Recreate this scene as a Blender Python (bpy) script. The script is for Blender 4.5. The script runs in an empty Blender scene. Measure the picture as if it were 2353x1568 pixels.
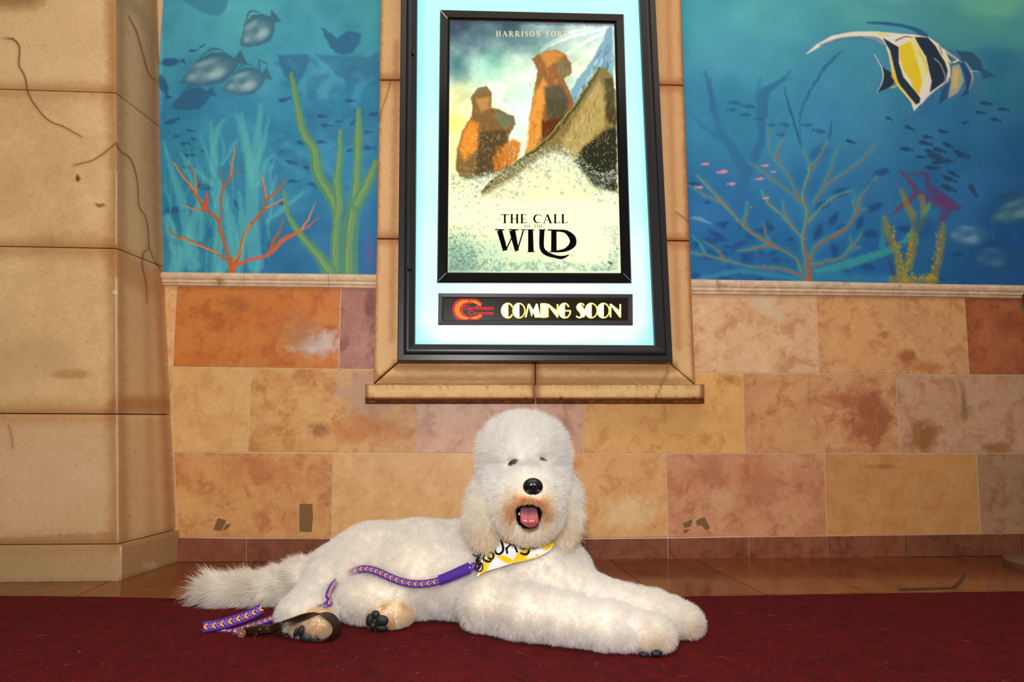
import bpy, bmesh, math, random
import numpy as np
from mathutils import Vector, Matrix

S = bpy.context.scene
COL = S.collection
rng = np.random.default_rng(7)
random.seed(7)

# ------------------------------------------------------------------ camera
F, PITCH, YAW, ROLL, CD, CH = 1500.0, 0.119062, 0.0568237, 0.00465420, 2.443485, 0.506573
W_, H_ = 2353.0, 1568.0
_cy, _sy, _cp, _sp = math.cos(YAW), math.sin(YAW), math.cos(PITCH), math.sin(PITCH)
FW = np.array([_sy*_cp, _cy*_cp, _sp]); _r = np.array([_cy, -_sy, 0.0]); _u = np.cross(_r, FW)
RT = _r*math.cos(ROLL) + _u*math.sin(ROLL); UP = -_r*math.sin(ROLL) + _u*math.cos(ROLL)
CAM = np.array([0.0, -CD, CH])
cam = bpy.data.cameras.new('camera'); co = bpy.data.objects.new('camera', cam); COL.objects.link(co)
cam.sensor_fit = 'HORIZONTAL'; cam.sensor_width = 36.0; cam.lens = 36.0*F/W_
cam.clip_start = 0.02; cam.clip_end = 60
co.matrix_world = Matrix(((RT[0], UP[0], -FW[0], CAM[0]), (RT[1], UP[1], -FW[1], CAM[1]), (RT[2], UP[2], -FW[2], CAM[2]), (0, 0, 0, 1)))
S.camera = co

# ------------------------------------------------------------------ world, lights, exposure
S.view_settings.view_transform = 'Standard'; S.view_settings.look = 'None'
S.view_settings.exposure = 0.0; S.view_settings.gamma = 1.0; S.view_settings.use_curve_mapping = False
wd = bpy.data.worlds.new('room_ambience'); S.world = wd; wd.use_nodes = True
wb = wd.node_tree.nodes['Background']; wb.inputs[0].default_value = (1.0, 0.90, 0.78, 1); wb.inputs[1].default_value = 0.34
def area(name, loc, target, sx, sy, power, color):
    l = bpy.data.lights.new(name, 'AREA'); l.shape = 'RECTANGLE'; l.size = sx; l.size_y = sy; l.energy = power; l.color = color
    o = bpy.data.objects.new(name, l); COL.objects.link(o); o.location = loc
    o.rotation_euler = (Vector(target)-Vector(loc)).to_track_quat('-Z', 'Y').to_euler(); return o
area('camera_flash', (-0.03, -2.46, 0.86), (0.1, 0.0, 0.75), 0.09, 0.06, 30, (1.0, 0.97, 0.95))
area('ceiling_light', (0.2, -1.9, 3.3), (0.2, -0.7, 0.0), 3.2, 1.6, 36, (1.0, 0.86, 0.68))

# ------------------------------------------------------------------ projection helpers
def ray(u, v):
    u = np.asarray(u, float); v = np.asarray(v, float)
    return FW + ((u-W_/2)/F)[..., None]*RT + ((H_/2-v)/F)[..., None]*UP
def onY(u, v, Y=0.0):
    d = ray(u, v); return CAM + d*((Y+CD)/d[..., 1])[..., None]
def onZ(u, v, Z=0.0):
    d = ray(u, v); return CAM + d*((Z-CH)/d[..., 2])[..., None]
def proj(P):
    d = np.asarray(P, float)-CAM; z = d@FW
    return W_/2 + F*(d@RT)/z, H_/2 - F*(d@UP)/z
def lin(c):
    c = np.asarray(c, float)/255.0
    return np.where(c <= 0.04045, c/12.92, ((c+0.055)/1.055)**2.4)
def l4(c): a = lin(c); return (float(a[0]), float(a[1]), float(a[2]), 1.0)

# ------------------------------------------------------------------ object helpers
def tag(o, label=None, cat=None, group=None, kind=None):
    if label: o['label'] = label
    if cat: o['category'] = cat
    if group: o['group'] = group
    if kind: o['kind'] = kind
    return o
def empty(name, loc=(0, 0, 0)):
    o = bpy.data.objects.new(name, None); COL.objects.link(o); o.location = loc; o.empty_display_size = 0.1; return o
def link(name, me, mats=None, parent=None):
    o = bpy.data.objects.new(name, me); COL.objects.link(o)
    if mats is not None:
        for m in (mats if isinstance(mats, (list, tuple)) else [mats]): me.materials.append(m)
    if parent is not None:
        o.parent = parent
        o.matrix_parent_inverse = Matrix.Translation(parent.location).inverted() if parent.type == 'EMPTY' else Matrix()
    return o
def mesh(name, V, Fc, smooth=False, colors=None, mi=None):
    me = bpy.data.meshes.new(name)
    V = np.asarray(V, np.float32)
    if isinstance(Fc, np.ndarray) and Fc.ndim == 2:
        n, k = Fc.shape
        me.vertices.add(len(V)); me.vertices.foreach_set('co', V.ravel())
        me.loops.add(n*k); me.loops.foreach_set('vertex_index', Fc.astype(np.int32).ravel())
        me.polygons.add(n); me.polygons.foreach_set('loop_start', np.arange(0, n*k, k, dtype=np.int32))
        me.update(calc_edges=True)
    else:
        me.from_pydata([tuple(map(float, v)) for v in V], [], [tuple(map(int, f)) for f in Fc]); me.update()
    if mi is not None: me.polygons.foreach_set('material_index', np.asarray(mi, np.int32))
    me.polygons.foreach_set('use_smooth', np.full(len(me.polygons), smooth))
    if colors is not None:
        a = me.color_attributes.new('paint', 'FLOAT_COLOR', 'POINT')
        c = np.ones((len(V), 4), np.float32); c[:, :3] = colors; a.data.foreach_set('color', c.ravel())
    me.validate(); return me
def bm_mesh(name, bm, smooth=False):
    bmesh.ops.recalc_face_normals(bm, faces=bm.faces)
    me = bpy.data.meshes.new(name); bm.to_mesh(me); bm.free()
    me.polygons.foreach_set('use_smooth', np.full(len(me.polygons), smooth)); return me
def prism(corners, back, bevel=0.0, smooth=False):
    """corners: 4+ front points (world), back: vector added for the rear face"""
    bm = bmesh.new(); n = len(corners); back = np.asarray(back, float)
    a = [bm.verts.new(tuple(c)) for c in corners]; b = [bm.verts.new(tuple(np.asarray(c)+back)) for c in corners]
    bm.faces.new(a); bm.faces.new(b[::-1])
    for i in range(n): bm.faces.new((a[i], b[i], b[(i+1) % n], a[(i+1) % n]))
    bmesh.ops.recalc_face_normals(bm, faces=bm.faces)
    if bevel > 0:
        fe = [e for e in bm.edges if e.verts[0] in a and e.verts[1] in a]
        bmesh.ops.bevel(bm, geom=fe, offset=bevel, segments=2, affect='EDGES', profile=0.5)
    return bm
def join_meshes(parts):
    V = []; Fc = []; C = []; o = 0
    for p in parts:
        V.append(p[0]); Fc += [tuple(i+o for i in f) for f in p[1]]; o += len(p[0])
        if len(p) > 2: C.append(p[2])
    return np.concatenate(V), Fc, (np.concatenate(C) if C else None)

# ------------------------------------------------------------------ materials
def mat(name, color=(200, 200, 200), rough=0.5, metal=0.0, spec=0.5, coat=0.0):
    m = bpy.data.materials.new(name); m.use_nodes = True; b = m.node_tree.nodes['Principled BSDF']
    b.inputs['Base Color'].default_value = l4(color); b.inputs['Roughness'].default_value = rough
    b.inputs['Metallic'].default_value = metal; b.inputs['Specular IOR Level'].default_value = spec
    b.inputs['Coat Weight'].default_value = coat
    return m
class NT:
    def __init__(s, m): s.m = m; s.t = m.node_tree; s.n = s.t.nodes; s.l = s.t.links; s.b = s.n.get('Principled BSDF')
    def new(s, t, **k):
        n = s.n.new(t)
        for a, v in k.items(): setattr(n, a, v)
        return n
    def noise(s, scale, detail=4, rough=0.55, dist=0.0, vec=None, off=None):
        n = s.new('ShaderNodeTexNoise'); n.inputs['Scale'].default_value = scale; n.inputs['Detail'].default_value = detail
        n.inputs['Roughness'].default_value = rough; n.inputs['Distortion'].default_value = dist
        v = vec or s.coord()
        if off is not None:
            mp = s.new('ShaderNodeMapping'); mp.inputs['Location'].default_value = off; s.l.new(v, mp.inputs[0]); v = mp.outputs[0]
        s.l.new(v, n.inputs['Vector']); return n.outputs['Fac']
    def coord(s):
        if not hasattr(s, 'tc'): s.tc = s.new('ShaderNodeTexCoord')
        return s.tc.outputs['Object']
    def ramp(s, fac, a, b, ca=(0, 0, 0, 1), cb=(1, 1, 1, 1)):
        r = s.new('ShaderNodeValToRGB'); r.color_ramp.elements[0].position = a; r.color_ramp.elements[1].position = b
        r.color_ramp.elements[0].color = ca; r.color_ramp.elements[1].color = cb; s.l.new(fac, r.inputs[0]); return r.outputs[0]
    def mix(s, fac, a, b, blend='MIX'):
        m = s.new('ShaderNodeMix', data_type='RGBA', blend_type=blend)
        for i, x in ((0, fac), (6, a), (7, b)):
            if isinstance(x, (int, float)): m.inputs[i].default_value = x
            elif isinstance(x, tuple): m.inputs[i].default_value = x
            else: s.l.new(x, m.inputs[i])
        return m.outputs[2]
    def math(s, op, a, b=0.0, clamp=False):
        m = s.new('ShaderNodeMath', operation=op, use_clamp=clamp)
        for i, x in enumerate((a, b)):
            if isinstance(x, (int, float)): m.inputs[i].default_value = x
            else: s.l.new(x, m.inputs[i])
        return m.outputs[0]
    def bump(s, h, strength=0.2, dist=0.002):
        b = s.new('ShaderNodeBump'); b.inputs['Strength'].default_value = strength; b.inputs['Distance'].default_value = dist
        s.l.new(h, b.inputs['Height']); s.l.new(b.outputs[0], s.b.inputs['Normal'])
def paint_mat(name, rough=0.6, grain=0.06, scale=160, bump=0.1, spec=0.3):
    m = mat(name, rough=rough, spec=spec); t = NT(m)
    a = t.new('ShaderNodeVertexColor', layer_name='paint')
    n = t.noise(scale, 3); g = t.mix(1.0, a.outputs[0], t.ramp(n, 0.3, 0.7, (1-grain,)*3+(1,), (1+grain, 1+grain, 1+grain, 1)), 'MULTIPLY')
    t.l.new(g, t.b.inputs['Base Color']); t.bump(n, bump, 0.001); return m
def glow_mat(name, strength=1.0, layer=True, color=None):
    m = mat(name, (6, 6, 6), 0.3, 0, 0.08); t = NT(m)
    if layer:
        a = t.new('ShaderNodeVertexColor', layer_name='paint'); t.l.new(a.outputs[0], t.b.inputs['Emission Color'])
    else: t.b.inputs['Emission Color'].default_value = l4(color)
    t.b.inputs['Emission Strength'].default_value = strength; return m

# ------------------------------------------------------------------ numpy painting
def fbm(h, w, cell, octaves=4, seed=0, gain=0.5):
    r = np.random.default_rng(seed); out = np.zeros((h, w)); amp = 1.0; tot = 0
    for o in range(octaves):
        c = max(cell/(2**o), 1.0); gh, gw = int(h/c)+3, int(w/c)+3; g = r.random((gh, gw))
        y = np.arange(h)/c; x = np.arange(w)/c; yi = y.astype(int); xi = x.astype(int); fy = y-yi; fx = x-xi
        fy = (fy*fy*(3-2*fy))[:, None]; fx = (fx*fx*(3-2*fx))[None]
        a = g[yi][:, xi]; b = g[yi][:, xi+1]; c2 = g[yi+1][:, xi]; d = g[yi+1][:, xi+1]
        out += amp*((a*(1-fx)+b*fx)*(1-fy) + (c2*(1-fx)+d*fx)*fy); tot += amp; amp *= gain
    return out/tot
def sst(x, a, b): t = np.clip((x-a)/(b-a+1e-9), 0, 1); return t*t*(3-2*t)
class Canvas:
    """paint in image-like coordinates; o = origin, s = samples per unit"""
    def __init__(c, o, size, s=1.0, base=(0, 0, 0)):
        c.o = o; c.s = s; c.w = int(size[0]*s); c.h = int(size[1]*s); c.a = np.ones((c.h, c.w, 3))*np.array(base, float)
        c.jx = (fbm(c.h, c.w, 9*s, 3, 91)-.5)*2; c.jy = (fbm(c.h, c.w, 9*s, 3, 92)-.5)*2; c.rough = 0.0
    def box(c, x0, y0, x1, y1):
        i0 = max(0, int((x0-c.o[0])*c.s)); i1 = min(c.w, int((x1-c.o[0])*c.s)+2)
        j0 = max(0, int((y0-c.o[1])*c.s)); j1 = min(c.h, int((y1-c.o[1])*c.s)+2)
        if i1 <= i0 or j1 <= j0: return None
        X, Y = np.meshgrid(np.arange(i0, i1)/c.s+c.o[0], np.arange(j0, j1)/c.s+c.o[1])
        if c.rough: X = X+c.jx[j0:j1, i0:i1]*c.rough; Y = Y+c.jy[j0:j1, i0:i1]*c.rough
        return slice(j0, j1), slice(i0, i1), X, Y
    def blend(c, sl, m, col, alpha=1.0):
        m = (np.clip(m, 0, 1)*alpha)[..., None]; c.a[sl[0], sl[1]] = c.a[sl[0], sl[1]]*(1-m)+np.array(col, float)*m
    def grad(c, pts, power=2.0):
        """inverse distance blend of control colours [(x,y,(rgb))]"""
        b = c.box(c.o[0], c.o[1], c.o[0]+c.w/c.s, c.o[1]+c.h/c.s); X, Y = b[2][:c.h, :c.w], b[3][:c.h, :c.w]
        num = 0; den = 0
        for x, y, col in pts:
            w = 1.0/(((X-x)**2+(Y-y)**2)+400)**(power/2); num = num + w[..., None]*np.array(col, float); den = den+w
        c.a = num/den[..., None]
    def stroke(c, pts, w, col, soft=1.5, alpha=1.0, col2=None):
        """polyline with widths: w number or list"""
        pts = smooth_pts(pts) if len(pts) > 2 else pts
        n = len(pts); ws = np.interp(np.linspace(0, 1, n), np.linspace(0, 1, len(w)), w) if isinstance(w, (list, tuple)) else np.full(n, float(w))
        xs = [p[0] for p in pts]; ys = [p[1] for p in pts]; mg = max(ws)+soft*2+abs(c.rough)+2
        b = c.box(min(xs)-mg, min(ys)-mg, max(xs)+mg, max(ys)+mg)
        if b is None: return
        X, Y = b[2], b[3]; best = np.full(X.shape, 1e9); tt = np.zeros(X.shape)
        for i in range(n-1):
            ax, ay = pts[i]; bx, by = pts[i+1]; dx, dy = bx-ax, by-ay; L = dx*dx+dy*dy+1e-9
            t = np.clip(((X-ax)*dx+(Y-ay)*dy)/L, 0, 1); d = np.hypot(X-ax-t*dx, Y-ay-t*dy)-(ws[i]*(1-t)+ws[i+1]*t)/2
            k = d < best; best = np.where(k, d, best); tt = np.where(k, (i+t)/(n-1), tt)
        m = 1-sst(best, -soft, soft)
        if col2 is not None: col = np.array(col, float)*(1-tt[..., None])+np.array(col2, float)*tt[..., None]
        c.blend(b, m, col, alpha)
    def poly(c, pts, col, soft=1.5, alpha=1.0):
        xs = [p[0] for p in pts]; ys = [p[1] for p in pts]; mg = soft*2+abs(c.rough)+2
        b = c.box(min(xs)-mg, min(ys)-mg, max(xs)+mg, max(ys)+mg)
        if b is None: return
        X, Y = b[2], b[3]; ins = np.zeros(X.shape, bool); best = np.full(X.shape, 1e9); n = len(pts)
        for i in range(n):
            ax, ay = pts[i]; bx, by = pts[(i+1) % n]; dx, dy = bx-ax, by-ay
            t = np.clip(((X-ax)*dx+(Y-ay)*dy)/(dx*dx+dy*dy+1e-9), 0, 1); best = np.minimum(best, np.hypot(X-ax-t*dx, Y-ay-t*dy))
            if ay != by: ins ^= ((ay > Y) != (by > Y)) & (X < dx*(Y-ay)/dy+ax)
        c.blend(b, sst(np.where(ins, best, -best), -soft, soft), col, alpha)
    def blob(c, x, y, rx, ry, col, alpha=1.0, ang=0.0, soft=0.5):
        r = max(rx, ry)*1.6+2; b = c.box(x-r, y-r, x+r, y+r)
        if b is None: return
        ca, sa = math.cos(ang), math.sin(ang); X, Y = b[2]-x, b[3]-y; d = np.hypot((X*ca+Y*sa)/rx, (-X*sa+Y*ca)/ry)
        c.blend(b, 1-sst(d, 1-soft, 1+soft*0.6), col, alpha)
    def sample(c, u, v):
        x = np.clip((u-c.o[0])*c.s, 0, c.w-1.001); y = np.clip((v-c.o[1])*c.s, 0, c.h-1.001)
        i = x.astype(int); j = y.astype(int); fx = (x-i)[..., None]; fy = (y-j)[..., None]; a = c.a
        return (a[j, i]*(1-fx)+a[j, i+1]*fx)*(1-fy)+(a[j+1, i]*(1-fx)+a[j+1, i+1]*fx)*fy
def smooth_pts(pts, k=4):
    P = np.array(pts, float); n = len(P); out = []
    for i in range(n-1):
        p0, p1, p2, p3 = P[max(i-1, 0)], P[i], P[i+1], P[min(i+2, n-1)]
        for j in range(k):
            t = j/k; out.append(0.5*((2*p1)+(-p0+p2)*t+(2*p0-5*p1+4*p2-p3)*t*t+(-p0+3*p1-3*p2+p3)*t**3))
    out.append(P[-1]); return [tuple(o) for o in out]
def grid_quad(c00, c10, c11, c01, nu, nv):
    """front grid, corners TL,TR,BR,BL"""
    s = np.linspace(0, 1, nu+1); t = np.linspace(0, 1, nv+1); T, Sg = np.meshgrid(t, s, indexing='ij')
    V = ((1-Sg)*(1-T))[..., None]*c00+(Sg*(1-T))[..., None]*c10+(Sg*T)[..., None]*c11+((1-Sg)*T)[..., None]*c01
    i = np.arange(nv)[:, None]*(nu+1)+np.arange(nu)[None]; Fq = np.stack([i, i+nu+1, i+nu+2, i+1], -1).reshape(-1, 4)
    return V.reshape(-1, 3), Fq, Sg.ravel(), T.ravel()
def panel(name, quad, nu, nv, back, m, canvas, parent=None, pillow=0.0, edge=0.012, depth_fn=None, gain=1.0):
    """solid slab: painted gridded front + plain sides; quad = 4 world corners TL TR BR BL"""
    q = [np.asarray(x, float) for x in quad]; V, Fq, s, t = grid_quad(*q, nu, nv); back = np.asarray(back, float)
    Lx = np.linalg.norm(q[1]-q[0]); Ly = np.linalg.norm(q[3]-q[0]); nb = back/np.linalg.norm(back)
    if pillow:
        d = np.minimum(np.minimum(s, 1-s)*Lx, np.minimum(t, 1-t)*Ly); V = V+np.outer((1-sst(d, 0, edge))*pillow, nb)
    if depth_fn is not None: V = V+np.outer(depth_fn(s, t), nb)
    u, v = proj(V); colr = lin(np.clip(canvas.sample(u, v)*gain, 0, 255))
    bi = np.concatenate([np.arange(nu+1), np.arange(1, nv+1)*(nu+1)+nu, (nv*(nu+1)+np.arange(nu))[::-1], (np.arange(1, nv)*(nu+1))[::-1]])
    nV = len(V); B = V[bi]+back; V2 = np.concatenate([V, B]); C2 = np.concatenate([colr, colr[bi]]); k = len(bi); j = np.arange(k); j2 = (j+1) % k
    side = np.stack([bi[j], bi[j2], nV+j2, nV+j], -1)
    me = mesh(name, V2, np.concatenate([Fq, side]), True, C2)
    sm = np.ones(len(me.polygons), bool); sm[len(Fq):] = False; me.polygons.foreach_set('use_smooth', sm)
    return link(name, me, m, parent)
# ================================================================== SETTING
LN = {5: [(380, 627.8), (860, 633), (1590, 644), (1876, 649), (2150, 654.8), (2353, 658)],
      4: [(400, 657), (780, 662), (1600, 677), (1876, 679.4), (2217, 684), (2353, 687)],
      3: [(397, 843), (576, 845.5), (778, 848), (1706, 857.5), (1880, 858.5), (2058, 860), (2353, 862)],
      2: [(400, 1039.5), (570, 1040), (765, 1042), (957, 1041.5), (1530, 1043), (2068, 1042), (2353, 1042.5)],
      1: [(410, 1235.5), (565, 1238), (1345, 1239), (1535, 1237), (1722, 1234), (1903, 1232), (2081, 1230), (2353, 1226)],
      0: [(410, 1288), (565, 1289), (1000, 1291), (1344, 1289), (1722, 1284), (1903, 1280.5), (2353, 1274)]}
def vline(k, u):
    p = LN[k]; xs = [a[0] for a in p]; ys = [a[1] for a in p]
    if u < xs[0]: return ys[0]+(u-xs[0])*0.012*(1 if k > 2 else 0)
    if u > xs[-1]: return ys[-1]+(u-xs[-1])*(ys[-1]-ys[-3])/(xs[-1]-xs[-3])
    return float(np.interp(u, xs, ys))

def tile_mat(name, cols, seed, blobs=(), veins=0.0, rough=0.42, scale=1.0, bumpy=0.12):
    m = mat(name, rough=rough, spec=0.4); t = NT(m); fc = (1.05, 1.09, 1.17) if name == 'travertine' else (1, 1, 1)
    lift = lambda c: tuple(min(250, x*f) for x, f in zip(c, fc)); c0, c1, c2 = map(lift, cols); blobs = [b[:4]+(lift(b[4]), b[5]) for b in blobs]
    off = (seed*3.17, 0, seed*1.93)
    n1 = t.noise(4.0*scale, 6, 0.6, 0.25, off=off); n2 = t.noise(9*scale, 8, 0.68, 0.35, off=(off[0]+9, 3, 1)); n3 = t.noise(60, 5, 0.6, 0.3, off=off); n4 = t.noise(13, 10, 0.70, 0.45, off=(off[0]+4, 2, 7))
    c = t.mix(t.ramp(n1, 0.34, 0.66), l4(c0), l4(c1)); c = t.mix(t.ramp(n2, 0.44, 0.76), c, l4(c2))
    c = t.mix(t.math('MULTIPLY', t.ramp(n4, 0.50, 0.62), .62), c, tuple(x*k for x, k in zip(l4(c2)[:3], (.80, .62, .48)))+(1,)); c = t.mix(t.math('MULTIPLY', t.ramp(n4, 0.36, 0.46, (1, 1, 1, 1), (0, 0, 0, 1)), .42), c, tuple(min(1, x*k) for x, k in zip(l4(c0)[:3], (1.08, 1.16, 1.3)))+(1,))
    for (bx, bz, rx, rz, bc, st) in blobs:
        g = t.new('ShaderNodeNewGeometry'); mp = t.new('ShaderNodeMapping'); t.l.new(g.outputs['Position'], mp.inputs[0])
        mp.vector_type = 'POINT'; mp.inputs['Location'].default_value = (-bx/rx, 0, -bz/rz); mp.inputs['Scale'].default_value = (1/rx, 0, 1/rz)
        ln = t.new('ShaderNodeVectorMath', operation='LENGTH'); t.l.new(mp.outputs[0], ln.inputs[0])
        dd = t.math('ADD', ln.outputs['Value'], t.math('MULTIPLY', t.math('SUBTRACT', t.noise(16, 8, 0.7, 0.5, off=(bx, 0, bz)), 0.5), 2.6))
        c = t.mix(t.math('MULTIPLY', t.ramp(dd, 0.35, 1.3, (1, 1, 1, 1), (0, 0, 0, 1)), st), c, l4(bc))
    if veins > 0:
        v = t.noise(16, 8, 0.74, 0.7, off=(off[0]+5, 1, 2)); c = t.mix(t.math('MULTIPLY', t.ramp(v, 0.60, 0.70), veins), c, l4((176, 160, 150)))
        v2 = t.noise(26, 8, 0.74, 0.5, off=(off[0]+15, 1, 2)); c = t.mix(t.math('MULTIPLY', t.ramp(v2, 0.66, 0.72), veins), c, l4((90, 70, 55)))
    if veins > 0 and name == 'travertine':
        v3 = t.noise(19, 9, 0.75, 0.6, off=(off[0]+31, 4, 2)); c = t.mix(t.math('MULTIPLY', t.ramp(v3, 0.665, 0.70), min(1, veins*1.5)), c, l4((228, 214, 196)))
    pits = t.noise(95, 2, 0.5, 0.5, off=off); c = t.mix(t.math('MULTIPLY', t.ramp(pits, 0.72, 0.80), 0.45), c, l4((120, 80, 50)))
    c = t.mix(1.0, c, t.ramp(n3, 0.25, 0.75, (0.90, 0.89, 0.88, 1), (1.07, 1.07, 1.07, 1)), 'MULTIPLY')
    t.l.new(c, t.b.inputs['Base Color']); t.bump(n3, bumpy, 0.0015); return m

def wall_tile(name, u0t, u0b, u1t, u1b, kt, kb, m, parent, thick=0.012, gap=1.4, gapL=None):
    hx = gap/2
    q = [onY(u0t+hx, vline(kt, u0t)+hx, -0.0), onY(u1t-hx, vline(kt, u1t)+hx), onY(u1b-hx, vline(kb, u1b)-hx), onY(u0b+hx, vline(kb, u0b)-hx)]
    bm = prism(q, (0, thick, 0), 0.0009); return link(name, bm_mesh(name, bm), m, parent)

# ---- back wall: grout bed + stone tiles
grout = mat('grout', (196, 170, 140), 0.9); t = NT(grout); n = t.noise(120, 3)
t.l.new(t.mix(t.ramp(n, 0.3, 0.7), l4((204, 182, 150)), l4((228, 208, 180))), t.b.inputs['Base Color'])
plaster = mat('plaster', (150, 140, 128), 0.9)
def box_mesh(name, x0, x1, y0, y1, z0, z1, m, parent=None, bev=0.0):
    bm = bmesh.new(); bmesh.ops.create_cube(bm, size=1.0)
    for v in bm.verts: v.co = Vector(((x0+x1)/2+v.co.x*(x1-x0), (y0+y1)/2+v.co.y*(y1-y0), (z0+z1)/2+v.co.z*(z1-z0)))
    if bev: bmesh.ops.bevel(bm, geom=bm.edges[:], offset=bev, segments=2, affect='EDGES')
    return link(name, bm_mesh(name, bm), m, parent)
wall = tag(box_mesh('wall_back', -2.4, 3.4, 0.0022, 0.20, -0.02, 2.9, grout), kind='structure')
ORG = (206, 128, 62)
row1 = [((130, 120), ((226, 170, 110), (232, 178, 116), (214, 150, 90)), (), 0),
        ((405.6, 397), ((196, 116, 48), (204, 128, 58), (186, 98, 40)), ((740, 790, 75, 40, (205, 188, 172), .75), (690, 770, 60, 60, (168, 118, 80), .6), (545, 700, 50, 25, (150, 88, 44), .5)), .5),
        ((783, 778.5), ((166, 108, 90), (182, 126, 104), (136, 80, 68)), ((852, 700, 18, 45, (108, 58, 50), .7),), .6),
        ((1150, 1150), ((210, 160, 110),)*3, (), 0),
        ((1516, 1516), ((222, 172, 122), (228, 182, 130), (206, 146, 102)), ((1765, 710, 50, 40, (214, 190, 150), .6),), 0),
        ((1875.7, 1882), ((222, 162, 96), (212, 152, 104), (200, 138, 88)), ((2090, 820, 32, 22, (158, 88, 46), .85), (2125, 845, 60, 18, (184, 112, 48), .8), (2030, 770, 20, 12, (160, 100, 56), .7)), .1),
        ((2216.7, 2227.8), ((172, 92, 48), (186, 106, 58), (152, 74, 38)), ((2330, 740, 60, 50, (140, 62, 30), .6),), .1),
        ((2560, 2580), ((190, 130, 90),)*3, (), 0), ((2900, 2930), None, (), 0)]
row2 = [((205, 192), ((212, 160, 98),)*3, (), 0),
        ((397, 397), ((218, 166, 98), (210, 158, 96), (222, 176, 112)), (), 0),
        ((576.4, 569.5), ((206, 152, 88), (214, 164, 98), (190, 122, 64)), ((850, 900, 90, 70, (178, 140, 112), .8), (840, 985, 110, 40, (192, 112, 54), .7), (735, 985, 30, 22, (146, 88, 48), .8)), .55),
        ((957, 957), ((204, 152, 116), (212, 162, 126), (186, 128, 98)), ((1298, 985, 24, 40, (156, 92, 80), .7),), .1),
        ((1341, 1341), ((218, 158, 84), (226, 170, 98), (210, 148, 80)), ((1680, 870, 20, 12, (150, 110, 60), .6),), 0),
        ((1706.5, 1711.4), ((204, 144, 92), (214, 158, 102), (186, 118, 74)), ((2000, 960, 75, 90, (156, 82, 50), .85), (1930, 915, 60, 28, (168, 92, 56), .8), (1820, 985, 70, 35, (206, 154, 92), .6)), .05),
        ((2058, 2068.5), ((198, 148, 106), (204, 158, 118), (184, 130, 92)), ((2125, 1000, 55, 50, (150, 92, 38), .9), (2290, 1030, 50, 18, (156, 92, 42), .8), (2215, 930, 12, 50, (120, 92, 58), .7)), .1),
        ((2400, 2414), ((190, 138, 96),)*3, (), 0), ((2740, 2756), None, (), 0)]
row3 = [((200, 190), ((210, 150, 95),)*3, (), 0),
        ((400, 408), ((206, 144, 82), (214, 158, 96), (190, 118, 66)), ((600, 1080, 90, 45, (186, 108, 58), .6), (430, 1150, 40, 60, (222, 168, 98), .5)), .15),
        ((765.5, 761.5), ((218, 166, 104), (212, 156, 98), (224, 176, 118)), (), .0),
        ((1148, 1146), ((214, 154, 92), (220, 166, 106), (206, 144, 84)), ((1440, 1180, 90, 50, (228, 190, 132), .75),), .05),
        ((1530.5, 1535), ((200, 136, 92), (210, 152, 108), (184, 112, 76)), ((1640, 1090, 45, 45, (172, 104, 72), .6), (1745, 1120, 60, 55, (180, 108, 72), .6), (1660, 1160, 40, 50, (214, 164, 114), .6)), .05),
        ((1895, 1900.5), ((200, 140, 78), (192, 132, 76), (208, 150, 90)), ((2030, 1072, 45, 8, (150, 92, 44), .6),), .05),
        ((2244, 2254), ((170, 124, 88), (178, 132, 96), (154, 108, 74)), (), .1),
        ((2600, 2616), ((170, 120, 80),)*3, (), 0), ((2940, 2960), None, (), 0)]
for rk, (kt, kb, row) in enumerate(((4, 3, row1), (3, 2, row2), (2, 1, row3))):
    for i in range(len(row)-1):
        (a, b), cols, blobs, veins = row[i]; (c, d) = row[i+1][0]
        bl = []
        for (u, v, ru, rv, bc, st) in blobs:
            p = onY(u, v); bl.append((float(p[0]), float(p[2]), ru*1.63e-3, rv*1.63e-3, bc, st))
        m = tile_mat('travertine', cols, rk*10+i, bl, veins)
        wall_tile('tile', a, b, c, d, kt, kb, m, wall, gap=2.0)
# upper wall skin behind the mural is plain plaster
# ---- baseboard tiles
bb = tag(box_mesh('baseboard_back', -2.4, 3.4, 0.0, 0.004, -0.012, 0.0765, grout), kind='structure')
js = [(-20, -24), (180, 176), (372, 372), (565, 565), (760, 760), (955, 955), (1150, 1150), (1344.8, 1344.3), (1535, 1535.5), (1722, 1723), (1903, 1905), (2081, 2083), (2257.6, 2260), (2347, 2350), (2520, 2525), (2700, 2706)]
for i in range(len(js)-1):
    dk = [0, 0, 1, 2, 1, 0, 1, 2, 1, 0, 1, 3, 2, 4, 4, 4][i]
    m = tile_mat('terracotta', tuple(tuple(x*(1-.05*dk) for x in c) for c in ((142, 80, 54), (158, 96, 66), (118, 62, 40))), 40+i, (), 0, 0.5, 2.0, 0.3)
    hx = 1.1
    q = [onY(js[i][0]+hx, vline(1, js[i][0])+1.5, -0.006), onY(js[i+1][0]-hx, vline(1, js[i+1][0])+1.5, -0.006), onY(js[i+1][1]-hx, vline(0, js[i+1][1])+2, -0.006), onY(js[i][1]+hx, vline(0, js[i][1])+2, -0.006)]
    for z in (2, 3): q[z][2] = min(q[z][2], 0.001)
    link('tile', bm_mesh('tile', prism(q, (0, 0.008, 0), 0.0008)), m, bb)
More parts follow.
